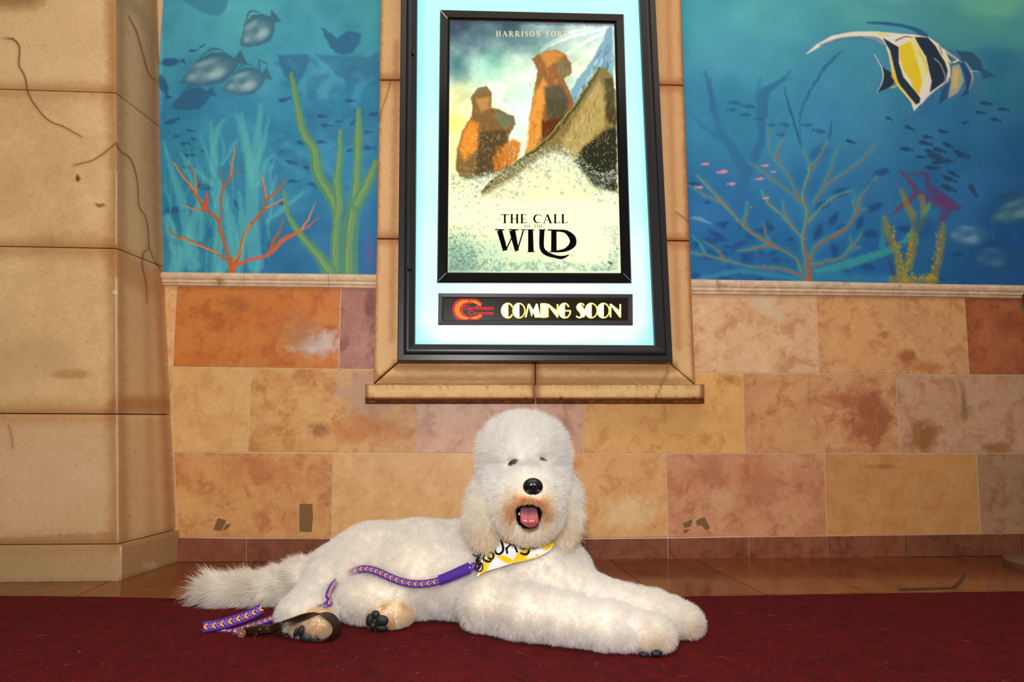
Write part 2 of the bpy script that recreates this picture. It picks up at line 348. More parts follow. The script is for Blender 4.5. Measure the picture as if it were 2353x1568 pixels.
# ---- floor tiles (glossy terracotta), joints run square to the wall
fgrout = mat('floor_grout', (70, 40, 26), 0.7)
floor = tag(box_mesh('floor', -3.0, 4.0, -4.2, 0.01, -0.05, -0.0035, fgrout), kind='structure')
fx = [-2.97, -2.35, -2.04, -1.74, -1.432, -1.125, -0.738, -0.431, -0.124, 0.183, 0.494, 0.812, 1.125, 1.432, 1.74, 2.05, 2.36, 2.67, 2.98]
fy = [0.0, -0.5, -0.807, -1.114, -1.42, -1.73, -2.04]
fms = [tile_mat('glazed_terracotta', (((112, 60, 30), (126, 70, 34), (90, 46, 22)), ((124, 68, 32), (108, 56, 26), (138, 78, 36)), ((104, 54, 26), (120, 64, 30), (88, 42, 20)), ((120, 66, 32), (106, 54, 26), (132, 74, 36)))[s % 4], 70+s, (), 0.02, 0.13, 1.2, 0.03) for s in range(8)]
for i in range(len(fx)-1):
    for j in range(len(fy)-1):
        g = 0.0016; y0, y1 = fy[j], fy[j+1]
        k0 = 0.09 if fx[i] > 0.3 else 0; k1 = 0.09 if fx[i+1] > 0.3 else 0
        q = [(fx[i]+g-k0*y0, y0-g, 0), (fx[i+1]-g-k1*y0, y0-g, 0), (fx[i+1]-g-k1*y1, y1+g, 0), (fx[i]+g-k0*y1, y1+g, 0)]
        link('tile', bm_mesh('tile', prism(q, (0, 0, -0.012), 0.0008)), fms[(i*3+j*5) % 8], floor)
# ================================================================== LEDGE MOULDING (top of the stone tiles)
lm = mat('moulding_stone', (206, 176, 142), 0.7); t = NT(lm); n = t.noise(30, 5, 0.6, 0.6); n2 = t.noise(9, 4)
c = t.mix(t.ramp(n, 0.35, 0.7), l4((212, 178, 142)), l4((236, 210, 180))); c = t.mix(t.ramp(n2, 0.62, 0.72), c, l4((150, 112, 76)))
t.l.new(c, t.b.inputs['Base Color']); t.bump(n, 0.25, 0.002)
ledge = tag(empty('trim_1', (0, 0, 1.0)), kind='structure')
prof = [(0.0, 0.0), (-0.010, 0.0), (-0.0135, -0.15), (-0.010, -0.27), (-0.010, -0.33), (-0.021, -0.42), (-0.027, -0.60), (-0.024, -0.86), (-0.012, -1.0), (0.0, -1.0)]
prof = [(0.0, 0.0), (-0.015, 0.0), (-0.021, 0.12), (-0.022, 0.30), (-0.019, 0.48), (-0.0135, 0.53), (-0.0135, 0.60), (-0.0165, 0.68), (-0.0165, 0.76), (-0.010, 0.80), (-0.010, 0.86), (-0.012, 0.92), (-0.010, 1.0), (0.0, 1.0)]
for a, b in [(330, 565), (565, 757), (757, 900), (1560, 1698), (1698, 1874), (1874, 2048), (2048, 2218), (2218, 2420), (2420, 2620)]:
    V = []; k = len(prof)
    for u in np.linspace(a+.5, b-.5, 7):
        T = onY(u, vline(5, u)); B = onY(u, vline(4, u)); w = 0.0006*math.sin(u*0.13)
        for d, f in prof: p = T*(1-f)+B*f; V.append((p[0], d-(w if d else 0), p[2]))
    Fc = [(i*k+j, i*k+j+1, (i+1)*k+j+1, (i+1)*k+j) for i in range(6) for j in range(k-1)] + [tuple(range(k)), tuple(range(6*k, 7*k))[::-1]]
    o = link('moulding_piece', mesh('moulding_piece', V, Fc), lm, ledge)

# ================================================================== MURALS
mm = paint_mat('mural_paint', 0.55, 0.05, 220, 0.06, 0.25)
def z2(x, y): return (360+x/2.375, y/2.375)
def z7(x, y): return (1560+x/2.3064, y/2.3064)
def P2(*a): return [z2(a[i], a[i+1]) for i in range(0, len(a), 2)]
def P7(*a): return [z7(a[i], a[i+1]) for i in range(0, len(a), 2)]
cv = Canvas((340, -260), (580, 940), 1.0)
cv.grad([(360, -260, (62, 150, 168)), (880, -260, (60, 160, 170)), (370, 60, (54, 138, 168)), (560, 20, (62, 152, 172)), (870, 10, (44, 132, 152)), (700, 120, (52, 138, 170)), (470, 250, (40, 118, 158)), (370, 400, (34, 112, 152)),
         (860, 260, (32, 110, 150)), (700, 330, (38, 118, 160)), (600, 420, (44, 120, 158)), (860, 600, (30, 92, 144)), (370, 620, (40, 112, 150)), (620, 610, (34, 98, 146)), (780, 560, (32, 98, 146))], 3)
n = fbm(cv.h, cv.w, 46, 5, 3)-.5; cv.a = np.clip(cv.a+n[..., None]*np.array([26, 30, 26]), 0, 255); cv.rough = 3
D = (30, 86, 128); D2 = (36, 98, 138)
cv.blob(368, 60, 6, 220, (110, 170, 200), .35)
cv.poly([(450, -30), (520, -34), (523, 8), (515, 28), (500, 37), (480, 36), (455, 22), (420, 2)], (46, 118, 152), 3, .9)
# far coral shapes
cv.poly(P2(660, 300, 820, 296, 835, 330, 800, 420, 750, 480, 690, 400), D2, 4, .85)
cv.poly(P2(895, 150, 920, 160, 985, 210, 1040, 170, 1110, 180, 1115, 225, 1070, 290, 1000, 300, 950, 260), D, 3, .85)
cv.poly(P2(870, 300, 1000, 305, 1150, 310, 1210, 290, 1210, 470, 1120, 480, 1060, 440, 990, 420, 930, 350), D2, 5, .7)
cv.poly(P2(820, 420, 940, 400, 990, 480, 900, 560, 1000, 620, 1150, 560, 1200, 620, 1190, 760, 1040, 800, 900, 740, 800, 680, 820, 560), D2, 8, .5)
cv.stroke(P2(900, 510, 940, 460, 1010, 450), [30, 24, 10], (70, 150, 188), 6, .5); cv.stroke(P2(1080, 560, 1110, 470, 1170, 430), [22, 18, 8], (66, 146, 184), 6, .4)
cv.stroke(P2(700, 800, 780, 860, 900, 900, 960, 960), [26, 30, 20], (58, 140, 184), 8, .5); cv.stroke(P2(820, 900, 700, 850, 640, 790), [30, 24, 10], D, 8, .5)
for i in range(60):
    x, y = rng.uniform(650, 1190), rng.uniform(330, 1080); cv.blob(*z2(x, y), rng.uniform(8, 24), rng.uniform(5, 16), D if rng.random() < .55 else (58, 134, 176), .28, rng.uniform(-1, 1))
# small dark fish
def minnow(p, L, col, a=0.0, al=.85):
    x, y = p; ca, sa = math.cos(a), math.sin(a); cv.blob(x, y, L*.5, L*.21, col, al, a, .35)
    tx, ty = x+ca*L*.5, y+sa*L*.5; cv.poly([(tx-ca*L*.1, ty-sa*L*.1), (tx+ca*L*.22-sa*L*.18, ty+sa*L*.22+ca*L*.18), (tx+ca*L*.22+sa*L*.18, ty+sa*L*.22-ca*L*.18)], col, 1.2, al)
for x, y, L, a in [(195, 275, 18, -.1), (245, 252, 14, -.5), (75, 340, 46, -.1), (35, 460, 50, 1.2), (75, 665, 30, -.3), (180, 712, 16, .2), (105, 742, 14, 0), (150, 782, 18, 0), (200, 760, 14, .2), (215, 805, 10, 0), (250, 825, 12, 0), (180, 848, 22, 0),
                   (690, 545, 24, -.2), (1050, 550, 20, .1), (900, 635, 20, 0), (920, 685, 22, .1), (990, 662, 16, 0), (1070, 670, 18, -.8), (1180, 622, 26, -.2), (1150, 722, 20, 0), (890, 775, 22, 0), (790, 780, 26, 0), (1050, 822, 20, -.3), (1155, 808, 26, 0),
                   (730, 885, 24, .2), (820, 915, 20, 0), (740, 990, 24, 0), (850, 1008, 22, .3), (690, 1112, 22, 0), (250, 1020, 38, .2), (165, 912, 26, 0), (430, 1112, 22, 1.2), (90, 1320, 34, .3), (90, 1150, 40, 0)]:
    minnow(z2(x, y), L, (26, 72, 120), a, .75)
# pale reeds behind the coral
def reed(pts, w, col=(70, 160, 172), al=.62): cv.stroke(P2(*pts), [x*1.3 for x in w], col, 5, al)
for pts, w in [((330, 1480, 335, 1200, 315, 950, 322, 740, 370, 650), [30, 26, 18, 20, 8]), ((320, 960, 280, 860, 240, 740), [12, 10, 3]), ((300, 1000, 210, 930, 130, 840), [12, 10, 4]), ((330, 900, 300, 760, 295, 670), [10, 12, 4]),
               ((540, 1450, 520, 1200, 520, 950, 480, 780, 435, 630), [44, 40, 34, 20, 8]), ((530, 1000, 545, 800, 560, 660, 572, 570), [30, 26, 18, 8]), ((545, 900, 590, 760, 610, 640), [20, 14, 5]), ((500, 980, 500, 820, 460, 620), [16, 18, 8]),
               ((560, 1000, 600, 880, 640, 850), [14, 12, 5]), ((440, 1400, 400, 1200, 340, 1000), [26, 20, 10]), ((120, 1460, 170, 1300, 130, 1080, 90, 960, 40, 780), [30, 34, 26, 18, 6]), ((200, 1450, 190, 1250, 240, 1100), [40, 30, 14]), ((600, 1210, 700, 1130, 800, 1050), [8, 16, 5]),
               ((240, 1300, 240, 1150, 160, 900), [20, 14, 5]), ((360, 900, 420, 790, 440, 760), [8, 10, 3]), ((620, 1080, 650, 960), [12, 4]), ((60, 1200, 110, 1380, 90, 1470), [30, 34, 30]), ((430, 1500, 470, 1300, 450, 1050), [30, 24, 8]), ((350, 1480, 400, 1380, 380, 1200), [30, 26, 14])]:
    reed(pts, [x*.62 for x in w])
for i in range(50):
    x = rng.uniform(50, 640); y = rng.uniform(700, 1400); h = rng.uniform(80, 240); cv.stroke(P2(x, y+h, x+rng.uniform(-30, 30), y+h/2, x+rng.uniform(-50, 50), y), [3, 6, 1], (84, 172, 188) if i % 2 else (60, 150, 130), 3, .35)
cv.rough = 2
for pts, w in [((735, 400, 765, 560, 800, 720, 860, 820, 880, 950, 960, 1090, 985, 1200, 975, 1330, 980, 1480), [5, 11, 15, 19, 22, 20, 17, 17, 18]), ((1005, 710, 1000, 860, 985, 1000, 1000, 1120, 980, 1220), [4, 11, 18, 15, 10]),
               ((1105, 590, 1100, 760, 1095, 920, 1080, 1100, 1050, 1300, 1045, 1480), [4, 17, 14, 22, 30, 32]), ((1200, 880, 1150, 1000, 1090, 1120), [10, 20, 20]), ((700, 1040, 720, 1170, 790, 1290, 880, 1390, 940, 1480), [3, 7, 14, 18, 26])]:
    w = [x*1.45 for x in w]; cv.stroke(P2(*pts), w, (66, 122, 100), 2.5, .82); cv.stroke(P2(*[p+(3 if i % 2 == 0 else 0) for i, p in enumerate(pts)]), [x*.35 for x in w], (104, 142, 84), 3, .55)
    cv.stroke(P2(*[p-(9 if i % 2 == 0 else 0) for i, p in enumerate(pts)]), 2.6, (122, 148, 62), 1.5, .75)
cv.stroke(P2(1020, 1400, 1035, 1330, 1045, 1270), [3, 2, 1], (92, 100, 70), 2, .7)
for k in range(16):
    a = k/16*6.28; cv.stroke([z2(1165, 1385), z2(1165+45*math.cos(a), 1385+95*math.sin(a))], [1.5, 2], (86, 76, 136), 1.5, .7)
# orange coral
OR = (148, 82, 44); YE = (190, 142, 66)
def coral(pts, w, yel=None, c=OR):
    cv.stroke(P2(*pts), [x*.85 for x in w], c, 1.5, .92)
    if yel: cv.stroke(P2(*yel), 2.2, YE, 1.2, .8)
coral((410, 1490, 408, 1450, 385, 1380, 345, 1250, 335, 1200, 265, 1140, 215, 1070, 150, 970, 92, 890), [22, 18, 9, 10, 9, 10, 7, 6, 3], (92, 890, 150, 970, 210, 1040))
coral((215, 1070, 215, 990, 175, 890), [6, 5, 2], (218, 1060, 205, 950)); coral((265, 1145, 275, 1080, 272, 1050), [12, 9, 3], None, (178, 70, 44)); coral((265, 1150, 200, 1140, 140, 1125), [7, 4, 2], (230, 1148, 140, 1125))
coral((350, 1200, 352, 1080, 360, 1030, 345, 930), [5, 6, 4, 1.5]); coral((357, 1040, 400, 970, 412, 900, 428, 790), [5, 6, 5, 2], (402, 970, 426, 810)); coral((400, 975, 430, 940, 475, 915), [4, 3, 1])
coral((385, 1420, 330, 1385, 220, 1330, 110, 1290, 65, 1250), [6, 6, 7, 6, 2], (130, 1300, 240, 1345, 340, 1385))
coral((410, 1450, 450, 1390, 475, 1290, 520, 1220, 580, 1150, 600, 1090, 640, 1060, 712, 978), [12, 10, 5, 9, 8, 7, 6, 3], (415, 1430, 460, 1370, 480, 1290, 510, 1225))
coral((600, 1095, 585, 1040, 577, 955), [6, 5, 2], (598, 1080, 580, 970)); coral((592, 1140, 640, 1120, 688, 1085), [5, 4, 1.5], (600, 1136, 688, 1085))
coral((420, 1455, 500, 1420, 610, 1390, 690, 1310, 770, 1270, 830, 1235, 888, 1178), [14, 9, 10, 14, 6, 5, 1.5], None, (160, 86, 62)); coral((620, 1380, 640, 1310, 672, 1260, 692, 1180), [10, 8, 5, 1.5]); coral((790, 1255, 830, 1190, 868, 1100), [6, 5, 1], None, (170, 120, 90))
# large reef fish
def reef_fish(x, y, L, H, a, dark=(44, 92, 122), light=(150, 188, 196), al=.9, belly=True):
    ca, sa = math.cos(a), math.sin(a)
    T = lambda px, py: (x+(px*ca-py*sa)*L, y+(px*sa+py*ca)*L)
    h = H/L
    body = [T(*q) for q in [(-.5, .04), (-.38, -.06*2*h), (-.15, -.42*h), (.1, -.5*h), (.28, -.36*h), (.38, -.12*h), (.5, -.3*h), (.53, .2*h), (.4, .1*h), (.3, .3*h), (.1, .5*h), (-.2, .4*h), (-.4, .22*h)]]
    cv.poly(body, dark, 2.2, al)
    if belly:
        cv.blob(*T(-.06, .02), L*.34, H*.30, tuple(.5*(np.array(dark)+np.array(light))), .75, a, .7); cv.blob(*T(.05, .18*h), L*.16, H*.16, light, .6, a, .8); cv.blob(*T(-.05, -.26*h), L*.2, H*.1, light, .45, a, .8); cv.blob(*T(-.3, .02), L*.08, H*.1, light, .4, a, .8)
        cv.blob(*T(-.04, -.02), L*.1, H*.12, dark, .5, a, .8)
    cv.stroke([T(-.1, -.46*h), T(.1, -.6*h), T(.26, -.44*h)], [2, 5, 2], dark, 2, al)
reef_fish(592, 70, 108, 74, -.62); reef_fish(485, 160, 158, 74, -.32); reef_fish(563, 188, 116, 66, -.28, al=.8); reef_fish(441, 228, 104, 52, -.3, (34, 84, 124), (60, 110, 140), .85, False)
cv.stroke(P2(600, 350, 560, 330, 565, 390), [3, 6, 4], (44, 92, 122), 2, .7)
cvL = cv

cv = Canvas((1540, -260), (1240, 970), 0.8)
cv.grad([(1560, -260, (60, 160, 170)), (2300, -260, (84, 176, 160)), (1570, 20, (50, 142, 168)), (1750, 30, (66, 156, 176)), (1990, 0, (70, 154, 168)), (2300, 10, (86, 168, 152)), (2350, 60, (62, 140, 150)), (1700, 130, (58, 142, 176)), (2000, 150, (52, 130, 168)), (2300, 150, (36, 108, 146)),
         (1620, 260, (44, 122, 166)), (1900, 290, (46, 118, 166)), (2200, 280, (36, 104, 154)), (2700, 300, (30, 90, 130)), (1620, 480, (30, 96, 154)), (1900, 450, (34, 100, 158)), (2200, 450, (30, 92, 150)), (2340, 380, (24, 84, 138)), (1700, 620, (24, 84, 142)), (2000, 620, (26, 88, 146)), (2330, 610, (18, 70, 126)), (2330, 520, (20, 76, 132)), (2700, 600, (18, 66, 118))], 3)
n = fbm(cv.h, cv.w, 60, 5, 13)-.5; cv.a = np.clip(cv.a+n[..., None]*np.array([18, 22, 22]), 0, 255); cv.rough = 3
cv.poly(P7(980, 20, 1330, 10, 1470, 40, 1480, 75, 1560, 85, 1700, 80, 1829, 100, 1829, 260, 1500, 250, 1200, 120), (60, 138, 150), 8, .5)
def s7(pts, w, col, soft=2, al=.8, col2=None): cv.stroke(P7(*pts), [x*.43 for x in w] if isinstance(w, list) else w*.43, col, soft, al, col2)
F1 = (34, 96, 146)
s7((140, 380, 170, 500, 215, 680, 290, 800, 345, 890), [14, 26, 34, 50, 70], F1, 4, .75); s7((166, 420, 175, 560, 200, 640), [10, 22, 20], (38, 88, 148), 4, .7); s7((80, 620, 140, 680, 220, 730), [6, 24, 30], F1, 5, .6)
s7((590, 380, 530, 440, 450, 500, 440, 620, 440, 730, 390, 860, 345, 950, 320, 1060), [10, 20, 60, 60, 40, 50, 70, 60], F1, 4, .75); s7((600, 415, 540, 430), [8, 10], F1, 3, .5); s7((430, 420, 410, 520), [16, 30], F1, 4, .4)
cv.blob(*z7(300, 600), 60, 70, (36, 112, 150), .5); cv.blob(*z7(260, 470), 40, 30, (40, 122, 158), .5)
for x, y, L in [(305, 545, 26), (375, 565, 26), (285, 583, 20), (360, 612, 22), (430, 632, 20), (495, 662, 18), (565, 662, 22), (680, 663, 20), (545, 715, 18), (750, 695, 26)]: minnow(z7(x, y), L, (26, 88, 128), math.pi+.1, .75)
s7((875, 265, 790, 340, 720, 440, 660, 560, 640, 640, 650, 780), [5, 18, 16, 14, 8, 6], (30, 98, 142), 2, .85); s7((558, 465, 590, 590, 625, 700, 650, 790), [6, 12, 12, 8], (28, 84, 128), 2, .85); s7((810, 640, 795, 740), [6, 14], (28, 84, 132), 2, .8)
cv.blob(*z7(740, 815), 28, 16, (26, 82, 140), .6, -.5)
# dark leaves/fish low down
for i in range(34):
    x, y = rng.uniform(90, 560), rng.uniform(1180, 1400); cv.blob(*z7(x, y), rng.uniform(8, 22), rng.uniform(5, 11), (20, 62, 118), .6, rng.uniform(-.6, 1))
for x, y, L, a in [(1070, 915, 40, -.3), (860, 1020, 44, -.2), (1010, 980, 30, -.8), (760, 1090, 40, -.4), (1035, 1100, 44, -.35), (820, 1160, 40, -1.0), (740, 1230, 42, -1.2), (865, 1205, 34, -.3), (960, 1180, 34, -1.3), (1010, 1240, 42, 0), (830, 1330, 44, 1.3), (880, 1430, 44, 1.0), (1000, 1410, 40, .3), (150, 1075, 20, 0), (1200, 1215, 36, 0), (1480, 1350, 30, 0), (430, 1480, 26, 0), (240, 1478, 30, 0), (320, 1455, 16, 0), (90, 1460, 26, 0), (1370, 1480, 36, 0), (1500, 1500, 20, 0), (590, 1270, 18, 0)]:
    cv.blob(*z7(x, y), L*.5, L*.24, (20, 62, 116), .7, a, .5)
# teal halos and orange coral
TE = (46, 140, 160)
C7 = [((690, 1490, 685, 1400, 660, 1300, 668, 1220, 685, 1130, 660, 1030, 690, 930, 705, 890), [34, 22, 11, 10, 10, 7, 8, 10]), ((705, 890, 750, 830, 795, 745), [9, 7, 3]), ((700, 890, 680, 830, 658, 780), [7, 5, 2]),
      ((660, 1090, 625, 1020, 575, 920, 520, 850, 487, 790, 466, 640), [7, 6, 6, 6, 4, 1]), ((522, 852, 530, 790, 565, 735), [9, 8, 3]), ((640, 1070, 560, 1000, 470, 930, 370, 855), [6, 6, 7, 2]),
      ((715, 1080, 760, 1010, 800, 910, 852, 770), [5, 8, 6, 2]), ((770, 1000, 860, 930, 950, 870, 1055, 755), [7, 6, 7, 2]), ((690, 1180, 760, 1100, 830, 1040, 920, 1015), [5, 6, 6, 2]),
      ((665, 1265, 620, 1220, 560, 1150, 480, 1080, 445, 1010), [6, 7, 6, 5, 2]), ((585, 1170, 565, 1120, 550, 1060), [6, 5, 2]), ((690, 1390, 740, 1300, 830, 1250, 900, 1200, 940, 1130, 970, 1040, 1055, 935), [9, 13, 14, 9, 10, 7, 3]), ((945, 1120, 930, 1080, 938, 1035), [9, 6, 1]), ((950, 1118, 1000, 1108), [6, 2]),
      ((700, 1410, 780, 1390, 860, 1370, 910, 1320, 975, 1235), [10, 9, 9, 9, 2]), ((915, 1315, 912, 1260), [6, 2]), ((925, 1320, 970, 1318), [5, 2]), ((655, 1440, 630, 1380, 560, 1330, 490, 1300, 350, 1200, 250, 1090, 160, 990, 100, 930), [8, 7, 8, 12, 9, 7, 6, 2]),
      ((350, 1195, 360, 1130, 368, 1070), [9, 7, 2]), ((490, 1300, 465, 1240, 452, 1180), [9, 6, 2]), ((490, 1300, 400, 1320, 315, 1330), [8, 10, 2]), ((240, 1080, 150, 1040, 55, 985), [6, 5, 2]),
      ((660, 1470, 560, 1430, 440, 1420, 360, 1410, 250, 1380, 150, 1355, 65, 1338), [14, 12, 7, 7, 8, 6, 6]), ((250, 1385, 200, 1320, 135, 1285), [8, 6, 2])]
for p, w in C7: s7(p, [x*3.2+12 for x in w], TE, 9, .28)
for p, w in C7: s7([q-(6 if i % 2 == 0 else 3) for i, q in enumerate(p)], [x+7 for x in w], (52, 150, 150), 3, .5)
for k in (0, 8, 9, 17): s7([q-(7 if i % 2 == 0 else 0) for i, q in enumerate(C7[k][0])], 4, (90, 180, 110), 1.5, .55)
for i, (p, w) in enumerate(C7): s7(p, [x*1.05 for x in w], (128, 76, 58) if i % 3 else (140, 76, 50), 1.2, .85, (146, 80, 52) if i % 2 else (118, 94, 78))
s7((60, 1500, 300, 1440, 560, 1470, 660, 1500), [20, 30, 20, 10], TE, 5, .5); s7((730, 1440, 900, 1400, 1150, 1310, 1230, 1240, 1290, 1150, 1330, 1080), [20, 50, 36, 24, 18, 16], (48, 146, 150), 4, .7); s7((1075, 1300, 1080, 1240, 1070, 1180), [40, 14, 4], (44, 134, 158), 4, .6); s7((760, 1450, 1000, 1480, 1150, 1470), [60, 50, 30], (40, 124, 160), 8, .5); s7((60, 1240, 110, 1290, 140, 1340), [4, 14, 10], (60, 160, 130), 3, .6)
# red star coral and yellow sponge
RD = (112, 38, 72)
s7((1170, 905, 1225, 960, 1255, 1020, 1200, 1080, 1130, 1140), [8, 20, 30, 24, 6], RD, 4, .75); s7((1215, 925, 1310, 925, 1320, 980, 1380, 1040, 1450, 1090, 1500, 1105), [10, 20, 30, 60, 50, 6], (86, 44, 92), 6, .6); s7((1255, 1020, 1330, 1060, 1420, 1090, 1390, 1180), [20, 50, 70, 30], (86, 44, 92), 8, .55); s7((1240, 990, 1250, 1040), [14, 26], (40, 92, 140), 4, .4)
s7((1110, 1260, 1130, 1300, 1190, 1295), [10, 16, 6], (70, 44, 96), 3, .8); s7((1110, 1380, 1150, 1480), [10, 20], (66, 42, 100), 4, .7)
cv.rough = 4
YL = (124, 120, 52)
for p, w in [((1090, 1150, 1110, 1240, 1150, 1330, 1180, 1450, 1200, 1495), [26, 44, 40, 50, 60]), ((1180, 1010, 1210, 1090, 1250, 1180, 1240, 1300, 1210, 1420), [22, 34, 44, 50, 60]), ((1285, 1040, 1300, 1140, 1270, 1220), [26, 38, 30]), ((1400, 1190, 1390, 1300, 1370, 1400, 1340, 1490), [26, 40, 40, 50]), ((1130, 1480, 1240, 1490, 1360, 1485), [40, 40, 40])]: s7(p, w, YL, 4, .62)
for i in range(160):
    k = i % 4; x, y = [(1130+(i/160)*60, 1200+i*1.8), (1240-(i/160)*30, 1200+i*1.7), (1390-(i/160)*60, 1230+i*1.6), (1200+i, 1470)][k]; cv.blob(*z7(x+rng.normal(0, 10), y+rng.normal(0, 10)), 3, 3, (150, 140, 40), .5)
s7((1230, 1240, 1290, 1150, 1330, 1080), [20, 22, 18], (70, 140, 104), 4, .6)
cv.rough = 2
# pale round fish at the right edge
cv.blob(*z7(1300, 1200), 30, 26, (22, 72, 128), .6)
reef_fish(*z7(1540, 1245), 112, 62, 0.02, (36, 88, 140), (110, 150, 180), .6); reef_fish(*z7(1670, 1365), 110, 66, 0.0, (26, 74, 122), (56, 112, 150), .7); reef_fish(*z7(1800, 1110), 150, 64, -.3, (34, 84, 118), (90, 140, 150), .8); s7((1700, 1050, 1760, 1030, 1800, 1020), [20, 40, 14], (30, 72, 104), 3, .7)
s7((60, 1155, 110, 1160, 180, 1190), [4, 24, 2], (96, 148, 180), 2, .7)
for x, y, L, a in [(1110, 627, 16, .4), (1215, 675, 22, .4), (1395, 697, 22, .2), (1312, 725, 22, .2), (1300, 758, 28, .2), (1420, 768, 24, .4), (1375, 795, 26, .3), (1490, 815, 34, .35), (1200, 790, 26, .1), (1275, 832, 20, 0), (1360, 830, 44, .4), (1435, 855, 16, 0), (1365, 862, 24, 0), (1335, 890, 28, .1), (1450, 918, 26, .5), (1425, 945, 30, .4), (1420, 995, 34, .4), (1555, 1003, 30, 1.0), (905, 748, 20, .3), (1515, 650, 14, -.2), (1595, 597, 22, .1), (1620, 545, 24, .2), (1715, 580, 22, .1), (1672, 632, 22, .3), (1320, 800, 18, .2), (75, 975, 22, 0)]:
    minnow(z7(x, y), L, (24, 62, 96), a, .85)
for x, y, L in [(143, 870, 15), (237, 910, 22), (110, 992, 16), (460, 877, 16), (503, 910, 12), (432, 948, 16), (282, 975, 18), (465, 1050, 12), (385, 1102, 5)]: minnow(z7(x, y), L, (196, 120, 140), math.pi-.1, .9)
# striped angel fishes
cv.rough = .6
BK = (26, 46, 66); WH = (196, 204, 200); YW = (206, 184, 44)
# rear fish
cv.poly(P7(1420, 260, 1470, 268, 1560, 280, 1610, 330, 1625, 400, 1610, 450, 1560, 490, 1480, 510, 1405, 545, 1430, 480, 1400, 360), (52, 108, 148), 3, .95)
cv.poly(P7(1470, 268, 1560, 280, 1600, 320, 1615, 380, 1560, 370, 1500, 320), (30, 78, 108), 3, .9); cv.poly(P7(1600, 360, 1690, 405, 1640, 410, 1610, 420), (36, 78, 118), 2, .9)
cv.poly(P7(1450, 350, 1490, 340, 1510, 430, 1480, 490, 1430, 520, 1440, 420), (150, 160, 150), 3, .85); cv.poly(P7(1455, 360, 1485, 370, 1475, 470, 1445, 470), (176, 172, 84), 3, .8)
s7((1490, 320, 1530, 400, 1535, 470, 1500, 510), [16, 34, 30, 8], (28, 62, 112), 2, .9); s7((1520, 330, 1555, 400, 1540, 480), [8, 12, 6], (150, 172, 186), 2, .7); s7((1410, 270, 1470, 310, 1500, 330), [14, 12, 6], (170, 190, 205), 2, .7)
s7((1545, 375, 1585, 380), [8, 4], WH, 1.5, .6); cv.poly(P7(1375, 555, 1395, 470, 1440, 430, 1420, 520), (32, 66, 110), 2, .8)
# trailing fins
s7((1000, 120, 1100, 125, 1200, 140, 1260, 160, 1300, 190), [8, 18, 16, 24, 40], (30, 84, 130), 2, .9)
s7((1175, 650, 1260, 615, 1310, 580, 1340, 520), [4, 16, 26, 30], (40, 100, 150), 2, .8)
cv.poly(P7(1190, 180, 1260, 185, 1330, 200, 1380, 235, 1420, 290, 1438, 370, 1425, 430, 1370, 470, 1310, 520, 1245, 590, 1230, 540, 1165, 465, 1130, 400, 1115, 300, 1090, 230, 1060, 200), WH, 1.5, 1)
cv.poly(P7(670, 288, 730, 235, 810, 190, 920, 168, 1040, 166, 1200, 182, 1280, 188, 1140, 230, 1080, 240, 1040, 212, 960, 192, 850, 205, 770, 235, 700, 275), (206, 210, 206), 1.5, .95); s7((680, 284, 760, 230, 860, 185, 1000, 173, 1180, 182), [4, 7, 8, 8, 6], WH, 1, .9); s7((750, 240, 860, 205, 980, 200, 1050, 212, 1100, 240), [10, 14, 18, 30, 20], (70, 110, 150), 2, .7); s7((1060, 180, 1120, 188), [12, 6], (226, 200, 90), 2, .8)
cv.poly(P7(1170, 245, 1250, 205, 1275, 260, 1310, 330, 1320, 380, 1280, 470, 1265, 520, 1230, 430, 1190, 370, 1170, 300), YW, 2, 1); s7((1235, 200, 1270, 300, 1300, 400, 1300, 480), [20, 30, 34, 20], (232, 230, 200), 3, .7); s7((1255, 270, 1290, 300), [8, 6], YW, 1.5, .9)
cv.poly(P7(1080, 200, 1140, 235, 1165, 250, 1165, 330, 1190, 410, 1240, 470, 1280, 520, 1275, 545, 1255, 555, 1210, 500, 1160, 440, 1140, 360, 1120, 270), BK, 1.3, 1)
cv.poly(P7(1250, 195, 1320, 200, 1360, 245, 1400, 300, 1425, 370, 1415, 430, 1370, 460, 1330, 490, 1340, 430, 1325, 370, 1310, 300, 1275, 245), BK, 1.3, 1)
s7((1115, 270, 1135, 370, 1165, 450, 1250, 550), [8, 16, 14, 6], YW, 1.5, .8); s7((1080, 202, 1120, 290, 1135, 380), [5, 5, 4], WH, 1, .9); s7((1355, 310, 1385, 340, 1410, 400, 1405, 440), [6, 5, 6, 3], (150, 165, 180), 1.2, .9); s7((1370, 245, 1400, 300, 1430, 350, 1435, 410), [16, 16, 12, 6], (220, 214, 180), 1.5, .9)
s7((1270, 320, 1320, 352), [12, 4], WH, 1.2, .9); s7((1400, 265, 1440, 330, 1480, 318), [16, 10, 8], (214, 212, 180), 1.5, .9); s7((1430, 300, 1450, 335), [4, 4], BK, 1, .9); s7((1150, 215, 1200, 195, 1240, 200), [8, 6, 3], BK, 1.2, .8); s7((1380, 240, 1395, 290), [5, 4], BK, 1, .8); s7((1285, 545, 1320, 505), [14, 8], (190, 200, 215), 2, .8)
cv.poly(P7(1035, 288, 1075, 355, 1125, 385, 1145, 430, 1120, 462, 1050, 492, 1078, 430, 1080, 380), BK, 1.2, 1); s7((1035, 288, 1078, 370, 1078, 430, 1050, 492), [4, 7, 6, 3], WH, 1, .9); s7((1130, 400, 1155, 450, 1120, 465), [12, 10, 6], YW, 1.5, .8)
cvR = cv
